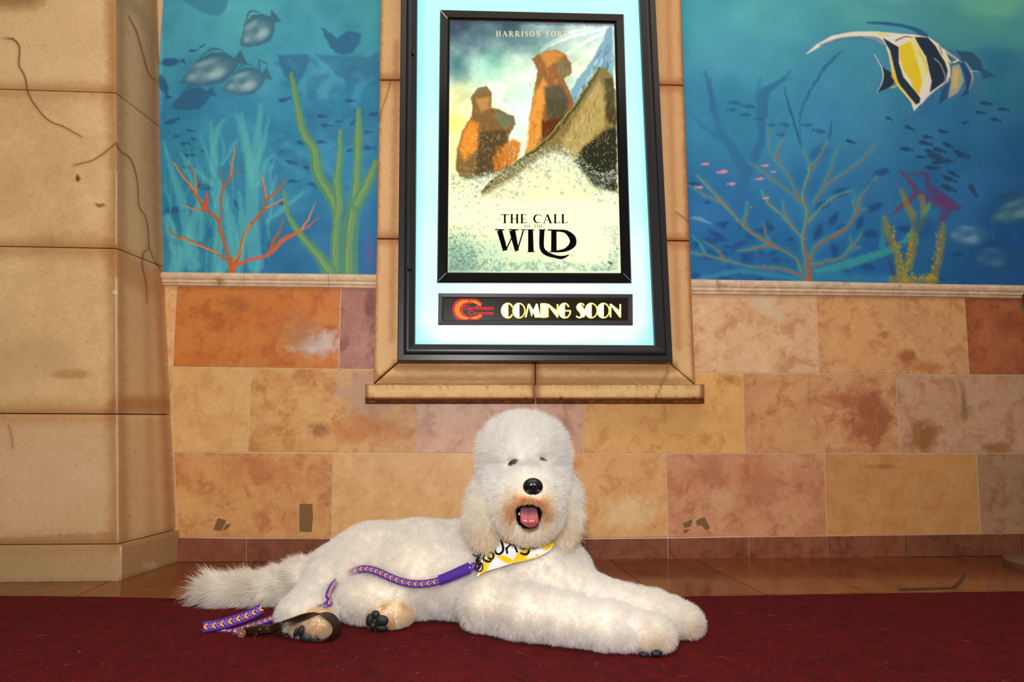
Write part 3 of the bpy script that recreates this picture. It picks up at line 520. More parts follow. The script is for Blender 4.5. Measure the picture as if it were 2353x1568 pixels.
def mural(u0, u1, vt, canvas, nu, nv, label):
    q = [onY(u0, vt, -0.004), onY(u1, vt, -0.004), onY(u1, vline(5, u1)+1.5, -0.004), onY(u0, vline(5, u0)+1.5, -0.004)]
    zt = q[0][2]; q[0] = np.array([q[3][0], -0.004, zt]); q[1] = np.array([q[2][0], -0.004, zt])
    o = panel('mural', q, nu, nv, (0, 0.005, 0), mm, canvas, gain=GAIN_MURAL); tag(o, label, 'mural'); return o
GAIN_MURAL = np.array([1.34, 1.22, 1.17])
mural(330, 905, -200, cvL, 360, 520, 'underwater mural with grey reef fish, orange coral and green kelp, left of the poster case')
mural(1545, 2700, -200, cvR, 620, 480, 'wide underwater mural with black, yellow and white striped fish, right of the poster case')
# ================================================================== STONE PILLAR AND STONE SURROUND (painted faux stone)
sm_ = paint_mat('painted_stone', 0.62, 0.07, 130, 0.18, 0.3)
cv = Canvas((-330, -260), (2050, 1720), 1.0, (226, 188, 134))
n1 = fbm(cv.h, cv.w, 90, 5, 21)-.5; n2 = fbm(cv.h, cv.w, 14, 4, 22)-.5
cv.a = cv.a+n1[..., None]*np.array([34, 36, 36])+n2[..., None]*np.array([14, 15, 15])
cv.rough = 5
BR = (176, 120, 66); DK = (84, 52, 30)
# pillar front blocks: brown airbrushed borders
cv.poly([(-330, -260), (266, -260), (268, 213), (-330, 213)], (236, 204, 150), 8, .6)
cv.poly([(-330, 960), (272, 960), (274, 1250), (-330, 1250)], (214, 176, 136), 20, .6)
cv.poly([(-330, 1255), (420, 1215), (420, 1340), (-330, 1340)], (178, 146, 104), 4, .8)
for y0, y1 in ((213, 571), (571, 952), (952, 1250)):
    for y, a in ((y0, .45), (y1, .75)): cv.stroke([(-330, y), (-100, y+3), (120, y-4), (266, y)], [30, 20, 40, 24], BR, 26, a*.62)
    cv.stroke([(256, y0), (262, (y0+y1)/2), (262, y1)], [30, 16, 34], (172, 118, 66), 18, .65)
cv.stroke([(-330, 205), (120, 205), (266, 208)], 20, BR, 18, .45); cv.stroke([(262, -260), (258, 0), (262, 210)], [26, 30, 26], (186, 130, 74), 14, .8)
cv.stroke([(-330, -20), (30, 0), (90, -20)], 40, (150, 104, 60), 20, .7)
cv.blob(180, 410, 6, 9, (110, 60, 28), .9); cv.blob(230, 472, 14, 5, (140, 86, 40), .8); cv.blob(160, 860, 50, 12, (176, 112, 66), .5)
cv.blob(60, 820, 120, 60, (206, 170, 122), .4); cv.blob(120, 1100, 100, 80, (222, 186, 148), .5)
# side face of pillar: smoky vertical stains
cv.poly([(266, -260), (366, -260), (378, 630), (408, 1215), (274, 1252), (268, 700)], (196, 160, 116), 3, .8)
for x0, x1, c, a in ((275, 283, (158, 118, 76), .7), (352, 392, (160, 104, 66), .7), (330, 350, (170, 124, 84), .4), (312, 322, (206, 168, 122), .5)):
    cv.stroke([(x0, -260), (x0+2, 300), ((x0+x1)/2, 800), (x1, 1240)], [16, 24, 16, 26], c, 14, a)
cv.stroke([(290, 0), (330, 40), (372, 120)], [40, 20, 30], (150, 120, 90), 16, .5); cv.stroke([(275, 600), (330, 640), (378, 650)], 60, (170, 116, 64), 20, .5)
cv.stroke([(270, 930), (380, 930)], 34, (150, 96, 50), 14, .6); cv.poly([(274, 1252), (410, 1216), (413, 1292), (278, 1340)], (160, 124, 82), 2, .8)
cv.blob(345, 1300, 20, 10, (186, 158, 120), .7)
# painted cracks
def crack(pts, w=3.2, col=DK, al=.85):
    cv.rough = .7; cv.stroke(pts, [max(1.6, x*.62) for x in w] if isinstance(w, list) else max(1.8, w*.7), col, 1.5, al); cv.stroke([(x-1, y+1) for x, y in pts], 9, BR, 6, .28); cv.rough = 5
zc = lambda *a: [(a[i]/2.24, a[i+1]/2.24) for i in range(0, len(a), 2)]
crack(zc(0, 165, 60, 195, 100, 245, 97, 330, 130, 400, 145, 480, 190, 555, 250, 620, 330, 655, 420, 705), [5, 6, 5, 5, 5, 4, 4, 1]); crack(zc(380, 850, 470, 828, 540, 785, 596, 738), [1, 4, 4, 5])
crack(zc(596, 738, 625, 785, 665, 810, 695, 880, 710, 960, 715, 1060, 755, 1135, 765, 1270, 740, 1300, 732, 1370, 750, 1450, 758, 1560), [5, 5, 5, 4, 4, 4, 4, 5, 5, 2]); crack(zc(765, 1270, 800, 1350, 835, 1400), [4, 3, 1])
crack(zc(660, 80, 700, 160, 725, 240, 765, 380, 805, 415), [2, 5, 4, 5, 3]); crack([(20, 978), (26, 1000), (30, 1030)], [3, 3, 1], (96, 74, 60), .6)
cv.rough = .8; cv.stroke([(278, 1258), (277, 1334)], 3.4, (226, 210, 186), 1, .9); cv.stroke([(268, 395), (267, 560)], 2.0, (232, 208, 184), 1, .8); cv.stroke([(267, 640), (268, 940), (271, 1245)], [4, 2.4, 2.4], (226, 208, 186), 1.2, .7); cv.blob(264, 672, 6, 5, (236, 218, 198), .8)
# surround blocks
OB = (226, 178, 126)
cv.rough = 4
cv.poly([(845, -260), (960, -260), (960, 800), (845, 890)], OB, 2, .8); cv.poly([(1480, -260), (1575, -260), (1605, 890), (1480, 800)], (222, 170, 118), 2, .8)
cv.poly([(820, 800), (1640, 800), (1640, 940), (820, 940)], (224, 184, 128), 2, .85)
for y in (183, 548): cv.stroke([(860, y), (930, y+1)], 26, (176, 112, 62), 14, .7)
for y in (195, 553): cv.stroke([(1500, y), (1590, y+2)], 26, (172, 106, 56), 14, .7)
cv.stroke([(880, -260), (875, 0), (869, 400), (858, 880)], 8, (170, 108, 62), 6, .7); cv.stroke([(1563, -260), (1567, 0), (1580, 500), (1596, 880)], 10, (164, 100, 56), 7, .75)
cv.stroke([(912, 100), (905, 500), (900, 780)], 14, (180, 120, 72), 8, .55); cv.stroke([(1535, 0), (1545, 400), (1560, 800)], 12, (184, 122, 74), 8, .5)
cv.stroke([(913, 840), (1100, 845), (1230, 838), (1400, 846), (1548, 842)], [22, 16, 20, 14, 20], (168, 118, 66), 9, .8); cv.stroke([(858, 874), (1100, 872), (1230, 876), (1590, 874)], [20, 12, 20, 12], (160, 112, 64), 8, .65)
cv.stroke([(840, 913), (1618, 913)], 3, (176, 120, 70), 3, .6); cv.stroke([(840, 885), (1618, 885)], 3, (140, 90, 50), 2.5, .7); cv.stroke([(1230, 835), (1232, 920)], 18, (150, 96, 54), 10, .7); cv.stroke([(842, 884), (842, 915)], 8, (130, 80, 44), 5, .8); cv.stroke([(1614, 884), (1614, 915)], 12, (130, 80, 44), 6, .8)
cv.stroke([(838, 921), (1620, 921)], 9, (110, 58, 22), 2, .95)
crack([(898, 184), (890, 215), (878, 250), (871, 280)], [3, 3, 3, 2], DK, .8); crack([(870, 868), (895, 848), (912, 834)], 2.4); crack([(1533, 836), (1534, 855), (1524, 876)], 3); crack([(1521, 882), (1514, 900), (1507, 914)], 3)
crack([(1553, 488), (1570, 500), (1585, 514)], 2.4); cv.stroke([(1225, 882), (1228, 914)], 3, DK, 1.5, .8); crack([(860, 850), (872, 866), (876, 868)], 2, DK, .6)
for i in range(500):
    cv.blob(rng.uniform(-300, 420), rng.uniform(-250, 1340), rng.uniform(1, 3), rng.uniform(1, 2.4), (150, 104, 60), .35)
cvS = cv
pil = tag(empty('stone_pillar', (-1.5, -0.266, 0)), 'pale cracked sandstone-look pillar of stacked blocks, left of the wall', 'pillar')
fz = np.array([float(onY(272, 1250, -.266)[2]), float(onY(265, 0, -.266)[2])]); fxx = np.array([float(onY(272, 1250, -.266)[0]), float(onY(265, 0, -.266)[0])])
wz = np.array([float(onY(*p)[2]) for p in ((406, 1225), (378, 630), (362, 0))]); wx = np.array([float(onY(*p)[0]) for p in ((406, 1225), (378, 630), (362, 0))])
def cornx(z): return fxx[0]+(z-fz[0])*(fxx[1]-fxx[0])/(fz[1]-fz[0])
def wallx(z): return np.where(z < wz[1], wx[0]+(z-wz[0])*(wx[1]-wx[0])/(wz[1]-wz[0]), wx[1]+(z-wz[1])*(wx[2]-wx[1])/(wz[2]-wz[1]))
def course(name, z0, z1, nz, out=0.0, yf=-0.266, pill=0.0022, cx=None, wxx=None):
    xs = np.concatenate([np.linspace(0, .52, 8)[:-1], np.linspace(.52, 1, 136)]); ys = np.linspace(0, 1, 60); zs = np.linspace(z1, z0, nz); V = []
    for z in zs:
        c = float((cx or cornx)(z))+out; w = float((wxx or wallx)(z))+out; dz = min(z-z0, z1-z); ins = pill*(1-float(sst(dz, 0, 0.014)))
        for s in xs: x = -1.95+(c+1.95)*s; dc = (1-float(sst((1-s)*(c+1.95), 0, 0.006)))*0.0015; V.append((x-ins*(s > .999), yf-out+ins+dc, z))
        for s in ys[1:]: V.append((c+(w-c)*s-ins, yf-out+ins+(0.012-(yf-out+ins))*s, z))
    k = len(xs)+len(ys)-1; V = np.array(V); i = np.arange(nz-1)[:, None]*k+np.arange(k-1)[None]; Fq = np.stack([i, i+k, i+k+1, i+1], -1).reshape(-1, 4).tolist()
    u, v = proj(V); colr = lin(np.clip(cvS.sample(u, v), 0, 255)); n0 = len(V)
    # closing back corner column and caps
    V2 = []; 
    for r in (0, nz-1): V2.append((-1.95, 0.012, V[r*k][2]))
    V = np.concatenate([V, V2]); colr = np.concatenate([colr, colr[[0, 0]]])
    Fq.append([n0]+list(range(0, k))); Fq.append(([n0+1]+list(range((nz-1)*k, nz*k)))[::-1])
    me = mesh(name, V, Fq, True, colr); sm = np.ones(len(me.polygons), bool); sm[-2:] = False; me.polygons.foreach_set('use_smooth', sm)
    return link(name, me, sm_, pil)
zj = [float(onY(268, y, -.266)[2]) for y in (-170, 213, 571, 952, 1251)]
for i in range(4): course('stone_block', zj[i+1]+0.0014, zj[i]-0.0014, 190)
bx0, bx1 = float(onY(277, 1254, -.274)[0]), float(onY(413, 1250, 0)[0])
course('plinth', 0.0, zj[4]-0.001, 50, 0.0, -.274, .0015, lambda z: bx0, lambda z: bx1)
# surround
sur = tag(empty('stone_surround', (0.22, 0, 1.2)), 'sandstone-look surround with a projecting sill, framing the poster case', 'surround')
Ys = -0.052
def sblock(*c): q = [onY(c[i], c[i+1], Ys) for i in range(0, 8, 2)]; w = max(abs(c[2]-c[0]), 40); h = max(abs(c[7]-c[1]), 30); return panel('stone_block', q, int(w/2.4), int(h/2.4), (0, -Ys-0.0005, 0), sm_, cvS, sur, 0.004, 0.012)
g = 1.0
sblock(878, -200, 945, -200, 945, 182-g, 872, 182-g); sblock(872, 184+g, 945, 184+g, 945, 547, 866, 547); sblock(866, 550, 945, 550, 945, 805, 858, 881)
sblock(1500, -200, 1559, -200, 1572, 194, 1500, 192); sblock(1500, 195, 1572, 197, 1585, 552, 1500, 550); sblock(1500, 553, 1585, 555, 1597.5, 882, 1510, 808)
sblock(945.5, 807, 1229.5, 807, 1229.5, 884, 860, 883); sblock(1231.5, 807, 1508, 809, 1596, 884, 1231.5, 884)
for u0, u1 in ((839, 1229.5), (1231.5, 1618)):
    prof = [(0.0, 884, 0), (-.060, 883.5, 0), (-.102, 883.5, 0), (-.1065, 885, 0), (-.108, 888, 0), (-.108, 900, 0), (-.108, 911, 0), (-.1065, 914, 0), (-.104, 915, 0), (-.075, 920, 0), (-.045, 925, 0), (0, 925, 0)]
    nu = 110; V = []; k = len(prof)
    for u in np.linspace(u0, u1, nu):
        tw = 1-float(sst(min(u-u0, u1-u), 0, 6)); 
        for (Y, v, _) in prof: p = onY(u, v, min(Y+0.004*tw*(Y < -.05), 0)); V.append(p)
    V = np.array(V); Fc = [(i*k+j, i*k+j+1, (i+1)*k+j+1, (i+1)*k+j) for i in range(nu-1) for j in range(k-1)]+[tuple(range(k))[::-1], tuple(range((nu-1)*k, nu*k))]
    uu, vv = proj(V); me = mesh('sill', V, Fc, False, lin(np.clip(cvS.sample(uu, vv), 0, 255))); link('sill', me, sm_, sur)
# ================================================================== POSTER CASE
black = mat('black_anodised_metal', (40, 39, 43), 0.34, 0.0, 0.35); gblack = mat('gloss_black_plastic', (9, 8, 9), 0.2, 0, 0.25); greyf = mat('dark_grey_plastic', (54, 54, 58), 0.4, 0, .3)
steel = mat('steel', (170, 170, 172), 0.25, 1.0)
case = tag(empty('poster_case', (0.22, -0.05, 0.72)), 'tall black-framed light box glowing pale cyan, set in the stone surround', 'light box')
def inset(Q, a):
    Q = [np.asarray(p, float) for p in Q]; out = []
    for i in range(4):
        e1 = Q[(i+1) % 4]-Q[i]; e0 = Q[i-1]-Q[i]; out.append(Q[i]+a*(e1/np.linalg.norm(e1)+e0/np.linalg.norm(e0)))
    return out
def frame(name, Qpx, Y0, prof, m, parent, bevel=True):
    Q = [onY(x, y, Y0) for x, y in Qpx]; rings = []
    for a, Y in prof:
        R = inset(Q, a); rings.append([np.array([p[0], Y, p[2]]) for p in R])
    out = []
    for i in range(4):
        j = (i+1) % 4; V = []; Fc = []; k = len(rings)
        for R in rings: V += [R[i], R[j]]
        e = (V[1]-V[0]); e = e/np.linalg.norm(e)*0.0002
        V = [v+(e if q % 2 == 0 else -e) for q, v in enumerate(V)]
        for q in range(k-1): Fc.append((2*q, 2*q+1, 2*q+3, 2*q+2))
        Fc.append((2*(k-1), 2*k-1, 1, 0)); Fc.append(tuple(range(0, 2*k, 2))); Fc.append(tuple(range(1, 2*k, 2))[::-1])
        bm = bmesh.new(); bv = [bm.verts.new(tuple(v)) for v in V]
        for f in Fc: bm.faces.new([bv[x] for x in f])
        out.append(link(name, bm_mesh(name, bm), m, parent))
    return out
CQ = [(922, -160), (1500, -160), (1548, 831), (912, 829)]
frame('frame_rail', CQ, -.13, [(0, -.0525), (0, -.118), (.003, -.121), (.022, -.121), (.024, -.118), (.026, -.121), (.028, -.128), (.034, -.130), (.040, -.130), (.060, -.116), (.062, -.096), (.062, -.0525)], black, case)
back = inset([onY(x, y, -.13) for x, y in CQ], .058)
cp = Canvas((930, -200), (600, 1040), 0.7, (150, 244, 242))
cp.grad([(1200, -180, (178, 250, 250)), (1200, 20, (196, 254, 252)), (985, 100, (196, 254, 252)), (1470, 100, (200, 254, 252)), (985, 400, (212, 255, 255)), (1470, 400, (206, 254, 254)), (1200, 300, (206, 255, 255)), (980, 640, (226, 255, 255)), (1230, 660, (255, 255, 255)), (1470, 660, (236, 255, 255)), (1230, 765, (255, 255, 255)), (1060, 765, (246, 255, 255)), (1400, 765, (246, 255, 255))], 4)
L_ = [(962, -200), (957, 300), (952, 792)]; R_ = [(1472, -200), (1486, 300), (1500, 792)]
for e_ in (L_, R_): cp.stroke(e_, 8, (112, 236, 232), 22, .75)
cp.stroke([(950, 792), (1230, 796), (1500, 794)], 4, (130, 238, 234), 16, .8); cp.blob(960, 780, 40, 34, (140, 240, 236), .35); cp.blob(1494, 782, 40, 34, (140, 240, 236), .35)
for x in (1110, 1330): cp.blob(x, 770, 60, 12, (255, 255, 255), .5)
backq = [np.array([p[0], -.100, p[2]]) for p in back]
panel('light_panel', backq, 90, 130, (0, 0.006, 0), glow_mat('backlit_acrylic', 1.05), cp, case)
for (u, v) in ((949, 122), (941, 618)):
    p = onY(u, v, -.131); bm = bmesh.new(); bmesh.ops.create_uvsphere(bm, u_segments=20, v_segments=10, radius=.0068, matrix=Matrix.Translation(p) @ Matrix.Diagonal((1, .6, 1, 1)))
    bmesh.ops.create_cone(bm, cap_ends=True, segments=24, radius1=.0095, radius2=.0085, depth=.003, matrix=Matrix.Translation(p+np.array([0, .001, 0])) @ Matrix.Rotation(math.pi/2, 4, 'X'))
    link('lock_knob', bm_mesh('lock_knob', bm, True), mat('lock_black', (14, 14, 15), .12), case)
# poster snap frame (part of the case)
pf = tag(empty('snap_frame', (0.22, -0.1, 0.95)), 'glossy black mitred frame hanging in the light box, holding the film poster', 'frame')
PQ = [(1011, 21), (1434, 31), (1452, 650), (1004, 649)]
frame('frame_rail', PQ, -.118, [(0, -.101), (0, -.113), (.004, -.119), (.030, -.117), (.038, -.110), (.038, -.101)], gblack, pf)
for (u, v, du, dv) in ((1012, 24, 16, 18), (1008, 645, 18, -18), (1450, 646, -18, -18)):   # thin steel strips added to stand in for the mitre highlights
    a, b = onY(u, v, -.1196), onY(u+du, v+dv, -.1186); d = (b-a)/np.linalg.norm(b-a); nrm = np.array([-d[2], 0, d[0]])*.0011
    link('mitre_glint', bm_mesh('mitre_glint', prism([a+nrm, b+nrm, b-nrm, a-nrm], (0, .001, 0))), steel, pf)
def cover(name, Q, Y, parent):
    m = bpy.data.materials.get('clear_cover') or bpy.data.materials.new('clear_cover'); m.use_nodes = True; t = m.node_tree; t.nodes.clear()
    o = t.nodes.new('ShaderNodeOutputMaterial'); mx = t.nodes.new('ShaderNodeMixShader'); a = t.nodes.new('ShaderNodeBsdfTransparent'); b = t.nodes.new('ShaderNodeBsdfGlossy'); f = t.nodes.new('ShaderNodeFresnel')
    b.inputs['Roughness'].default_value = .05; f.inputs[0].default_value = 1.2; t.links.new(f.outputs[0], mx.inputs[0]); t.links.new(a.outputs[0], mx.inputs[1]); t.links.new(b.outputs[0], mx.inputs[2]); t.links.new(mx.outputs[0], o.inputs[0])
    q = [onY(x, y, Y) for x, y in Q]; return link(name, mesh(name, q, [(0, 1, 2, 3)]), m, parent)
cover('clear_cover', [(1031, 44), (1414, 50), (1427, 628), (1027, 628)], -.1125, pf)
# ================================================================== POSTER (plain river landscape stand-in of the same size and colours)
cv = Canvas((1010, 20), (440, 630), 1.5, (240, 240, 200))
z3 = lambda x, y: (860+x/3.096, y/3.096)
def Q3(*a): return [z3(a[i], a[i+1]) for i in range(0, len(a), 2)]
cv.grad([(1040, 60, (70, 88, 104)), (1100, 95, (74, 104, 116)), (1180, 60, (80, 112, 120)), (1270, 60, (120, 150, 150)), (1330, 62, (178, 200, 190)), (1400, 70, (170, 200, 200)), (1045, 150, (110, 150, 150)), (1120, 150, (150, 206, 182)), (1200, 190, (196, 226, 196)), (1150, 230, (226, 240, 196)), (1050, 230, (236, 232, 170)), (1040, 290, (255, 236, 150)), (1060, 300, (255, 244, 180)), (1190, 290, (232, 244, 214)),
         (1340, 150, (224, 236, 200)), (1320, 220, (196, 222, 210)), (1330, 300, (214, 230, 200)), (1040, 340, (250, 232, 160)), (1100, 420, (230, 236, 190)), (1200, 460, (246, 250, 206)), (1400, 460, (236, 244, 206)), (1220, 540, (255, 253, 196)), (1130, 500, (255, 253, 196)), (1320, 500, (255, 253, 198)), (1050, 470, (250, 250, 190)), (1400, 560, (246, 248, 196)), (1060, 600, (150, 180, 156)), (1220, 612, (204, 220, 180)), (1400, 615, (210, 224, 190)), (1130, 590, (196, 214, 176))], 3)
n = fbm(cv.h, cv.w, 60, 6, 31)-.5; n2 = fbm(cv.h, cv.w, 7, 4, 32)-.5; yy = np.linspace(0, 1, cv.h)[:, None, None]
cv.a = np.clip(cv.a+n[..., None]*np.array([130, 100, 90])*(1-sst(yy, .35, .5))+n2[..., None]*10, 0, 255); cv.rough = 3
for p, w in ((Q3(1180, 360, 1400, 260, 1680, 190), 9), (Q3(1330, 400, 1500, 300, 1690, 200), 7), (Q3(1400, 470, 1560, 360, 1650, 270), 5), (Q3(1200, 330, 1380, 240, 1560, 185), 6)): cv.stroke(p, [1, w, w], (250, 250, 236), 3, .55)
cv.poly(Q3(1690, 180, 1655, 200, 1620, 300, 1580, 370, 1520, 470, 1450, 560, 1400, 640, 1400, 760, 1560, 650, 1700, 560), (120, 158, 172), 2, .95)
for i in range(70):
    t_ = rng.random(); x = 1420+t_*270; y0 = 700-t_*480+rng.uniform(0, 230); cv.stroke(Q3(x, y0, x-rng.uniform(5, 30), y0+rng.uniform(20, 70)), 2, (206, 222, 222) if i % 2 else (70, 104, 124), 1, .7)
cv.poly(Q3(900, 700, 930, 690, 1000, 650, 1060, 580, 1095, 565, 1130, 620, 1130, 980, 900, 980), (206, 228, 214), 4, .7)
for i in range(20): x = rng.uniform(910, 1120); cv.stroke(Q3(x, rng.uniform(620, 800), x-10, rng.uniform(820, 950)), 2, (236, 246, 236), 1.5, .6)
cv.blob(*z3(560, 880), 42, 26, (255, 214, 120), .8, 0, .9)
# left: sunlit boulder; centre: golden crag; right: weathered cliff edge
cv.poly(Q3(580, 1180, 590, 1060, 625, 930, 680, 850, 700, 760, 690, 690, 740, 625, 800, 610, 835, 660, 830, 770, 900, 780, 990, 830, 1010, 880, 960, 960, 940, 1060, 960, 1200, 700, 1280, 600, 1260), (124, 92, 52), 2.5, .95)
cv.poly(Q3(600, 1060, 640, 920, 690, 860, 740, 880, 740, 1060, 640, 1140), (240, 150, 54), 7, .8); cv.poly(Q3(690, 700, 740, 630, 800, 615, 830, 660, 760, 660), (120, 112, 72), 3, .8); cv.poly(Q3(860, 790, 980, 830, 1000, 890, 930, 920, 880, 860), (110, 118, 96), 4, .8); cv.poly(Q3(750, 940, 940, 920, 930, 1060, 900, 1240, 720, 1240), (72, 62, 42), 6, .7); cv.poly(Q3(720, 700, 820, 690, 820, 770, 760, 800), (206, 150, 90), 5, .7)
cv.poly(Q3(840, 1130, 900, 1040, 980, 990, 1040, 1020, 1030, 1110, 930, 1240, 850, 1210), (196, 118, 44), 4, .9)
cv.poly(Q3(1050, 1180, 1100, 1000, 1110, 800, 1140, 640, 1165, 500, 1120, 420, 1200, 370, 1290, 350, 1360, 390, 1400, 450, 1400, 520, 1350, 560, 1390, 640, 1420, 740, 1400, 830, 1260, 960, 1150, 1080), (140, 88, 42), 2.5, .95)
cv.poly(Q3(1110, 800, 1150, 650, 1200, 560, 1240, 620, 1200, 800, 1190, 960, 1100, 1130, 1070, 1140), (234, 160, 70), 6, .8); cv.poly(Q3(1180, 380, 1280, 352, 1350, 390, 1300, 440, 1220, 480), (204, 140, 66), 5, .8); cv.poly(Q3(1210, 620, 1330, 600, 1380, 700, 1370, 840, 1240, 860), (74, 76, 58), 6, .85); cv.poly(Q3(1290, 440, 1390, 430, 1400, 510, 1320, 560), (110, 116, 90), 4, .7); cv.poly(Q3(1190, 860, 1340, 840, 1250, 960, 1190, 1000), (88, 44, 16), 4, .8)
cv.poly(Q3(760, 1370, 900, 1230, 1200, 1010, 1340, 860, 1480, 660, 1600, 480, 1650, 480, 1700, 560, 1720, 700, 1725, 1350, 1500, 1420, 1100, 1440, 780, 1420), (128, 110, 62), 2, .97)
cv.poly(Q3(1340, 1000, 1500, 720, 1600, 560, 1640, 700, 1640, 900, 1500, 1040, 1400, 1160, 1330, 1100), (186, 160, 98), 6, .8)
cv.poly(Q3(1420, 1150, 1500, 1040, 1640, 930, 1725, 900, 1728, 1380, 1560, 1340), (44, 44, 30), 5, .92); cv.poly(Q3(1640, 560, 1700, 560, 1725, 900, 1650, 860), (64, 54, 34), 4, .8)
cv.stroke(Q3(1600, 485, 1480, 680, 1340, 870, 1200, 1020, 900, 1240, 770, 1360), [7, 10, 10, 9, 7, 4], (84, 78, 40), 2, .95); cv.stroke(Q3(1592, 480, 1472, 672, 1332, 862, 1192, 1012, 892, 1232), 2.4, (168, 160, 100), 1, .9)
for i in range(260):
    t_ = rng.random(); x = 1330+rng.random()*380; y = max(540+(1640-x)*1.1, 560)+rng.uniform(0, 420); cv.stroke(Q3(x, y, x-rng.uniform(-4, 14), y+rng.uniform(18, 60)), 1.6, (96, 78, 44) if i % 2 else (206, 186, 130), 1, .35)
for i in range(420):
    k = i % 3; x, y = ((rng.uniform(600, 960), rng.uniform(700, 1200)), (rng.uniform(1100, 1390), rng.uniform(400, 1000)), (rng.uniform(850, 1030), rng.uniform(1020, 1200)))[k]
    cv.stroke(Q3(x, y, x+rng.uniform(-16, 10), y+rng.uniform(12, 40)), 1.3, ((60, 44, 24), (250, 190, 100))[i % 2], 1, .3)
# white water
cv.a = np.clip((cv.a-128)*1.12+128, 0, 255)
cv.poly(Q3(500, 1400, 620, 1350, 760, 1400, 900, 1320, 1040, 1230, 1160, 1130, 1280, 1080, 1400, 1120, 1480, 1220, 1560, 1320, 1740, 1380, 1740, 1600, 500, 1600), (252, 252, 204), 8, .88)
for i in range(3600):
    x = rng.uniform(535, 1730); base = np.interp(x, [535, 700, 900, 1100, 1300, 1450, 1600, 1730], [1250, 1260, 1240, 1120, 1040, 1120, 1250, 1220]); y = base+abs(rng.normal(0, 120))-20
    if y > 1560: continue
    c = [(232, 240, 214), (112, 124, 92), (250, 252, 232), (84, 108, 104), (150, 150, 96), (206, 220, 196)][i % 6]; r = rng.uniform(.6, 1.7)*(1 if i % 9 else 3); cv.blob(*z3(x, y), r, r*rng.uniform(.6, 1.2), c, .55 if i % 9 else .3)
for i in range(420):
    x = rng.uniform(600, 1720); cv.blob(*z3(x, rng.uniform(960, 1240)), 1, 1, (228, 236, 206), .7)
for i in range(900):
    x = 1033+abs(rng.normal(0, 46)); y = 622-abs(rng.normal(0, 46)); cv.blob(x, y, rng.uniform(1, 3), rng.uniform(1, 2.4), [(96, 136, 120), (196, 214, 176), (70, 104, 92)][i % 3], .5)
for i in range(300): cv.blob(rng.uniform(1040, 1420), 622-abs(rng.normal(0, 12)), rng.uniform(2, 6), rng.uniform(1, 4), (120, 160, 140), .35)
for i in range(240): cv.blob(1420-abs(rng.normal(0, 16)), rng.uniform(520, 620), rng.uniform(1, 3), 2, (140, 170, 150), .4)
cv.stroke([(1033, 50), (1412, 56)], 5, (50, 46, 66), 5, .7)
post = tag(empty('film_poster', (0.22, -0.108, 0.95)), 'backlit film poster with black title lettering over pale river spray', 'poster')
pq = [onY(x, y, -.108) for x, y in ((1024, 40), (1418, 46), (1432, 634), (1020, 634))]
panel('printed_sheet', pq, 270, 400, (0, .001, 0), glow_mat('backlit_print', 1.22), cv, post)
# ------------------------------------------------------------------ lettering
def ribbon(pts, w, smooth=True):
    P = smooth_pts(pts, 5) if (smooth and len(pts) > 2) else pts
    P = np.array(P, float); n = len(P); ws = np.interp(np.linspace(0, 1, n), np.linspace(0, 1, len(w)), w) if isinstance(w, (list, tuple)) else np.full(n, float(w))
    d = np.gradient(P, axis=0); d /= np.linalg.norm(d, axis=1)[:, None]+1e-9; nn = np.stack([-d[:, 1], d[:, 0]], 1)
    return [('q', P[i]+nn[i]*ws[i]/2, P[i+1]+nn[i+1]*ws[i+1]/2, P[i+1]-nn[i+1]*ws[i+1]/2, P[i]-nn[i]*ws[i]/2) for i in range(n-1)]
def flat(name, shapes, fn, m, parent, th=.0004):
    """shapes: lists of 2-D polygons in px; fn maps px to world (front); thin solid print"""
    bm = bmesh.new()
    for s in shapes:
        pts = [p for p in s if not isinstance(p, str)]; a = []
        for p in pts: a.append(bm.verts.new(tuple(fn(p[0], p[1]))))
        try: bm.faces.new(a)
        except ValueError: continue
    r = bmesh.ops.extrude_face_region(bm, geom=bm.faces[:]); bmesh.ops.translate(bm, verts=[v for v in r['geom'] if isinstance(v, bmesh.types.BMVert)], vec=(0, -th, 0))
    return link(name, bm_mesh(name, bm), m, parent)
def arc(cx, cy, rx, ry, a0, a1, n=9): return [(cx+rx*math.cos(math.radians(a0+(a1-a0)*i/n)), cy-ry*math.sin(math.radians(a0+(a1-a0)*i/n))) for i in range(n+1)]
TK, TN = .20, .055
def stem(x, y0=0, y1=1, s=.15): return [([(x, y0), (x, y1)], TK), ([(x-s, y1), (x+s, y1)], TN), ([(x-s, y0), (x+s, y0)], TN)]
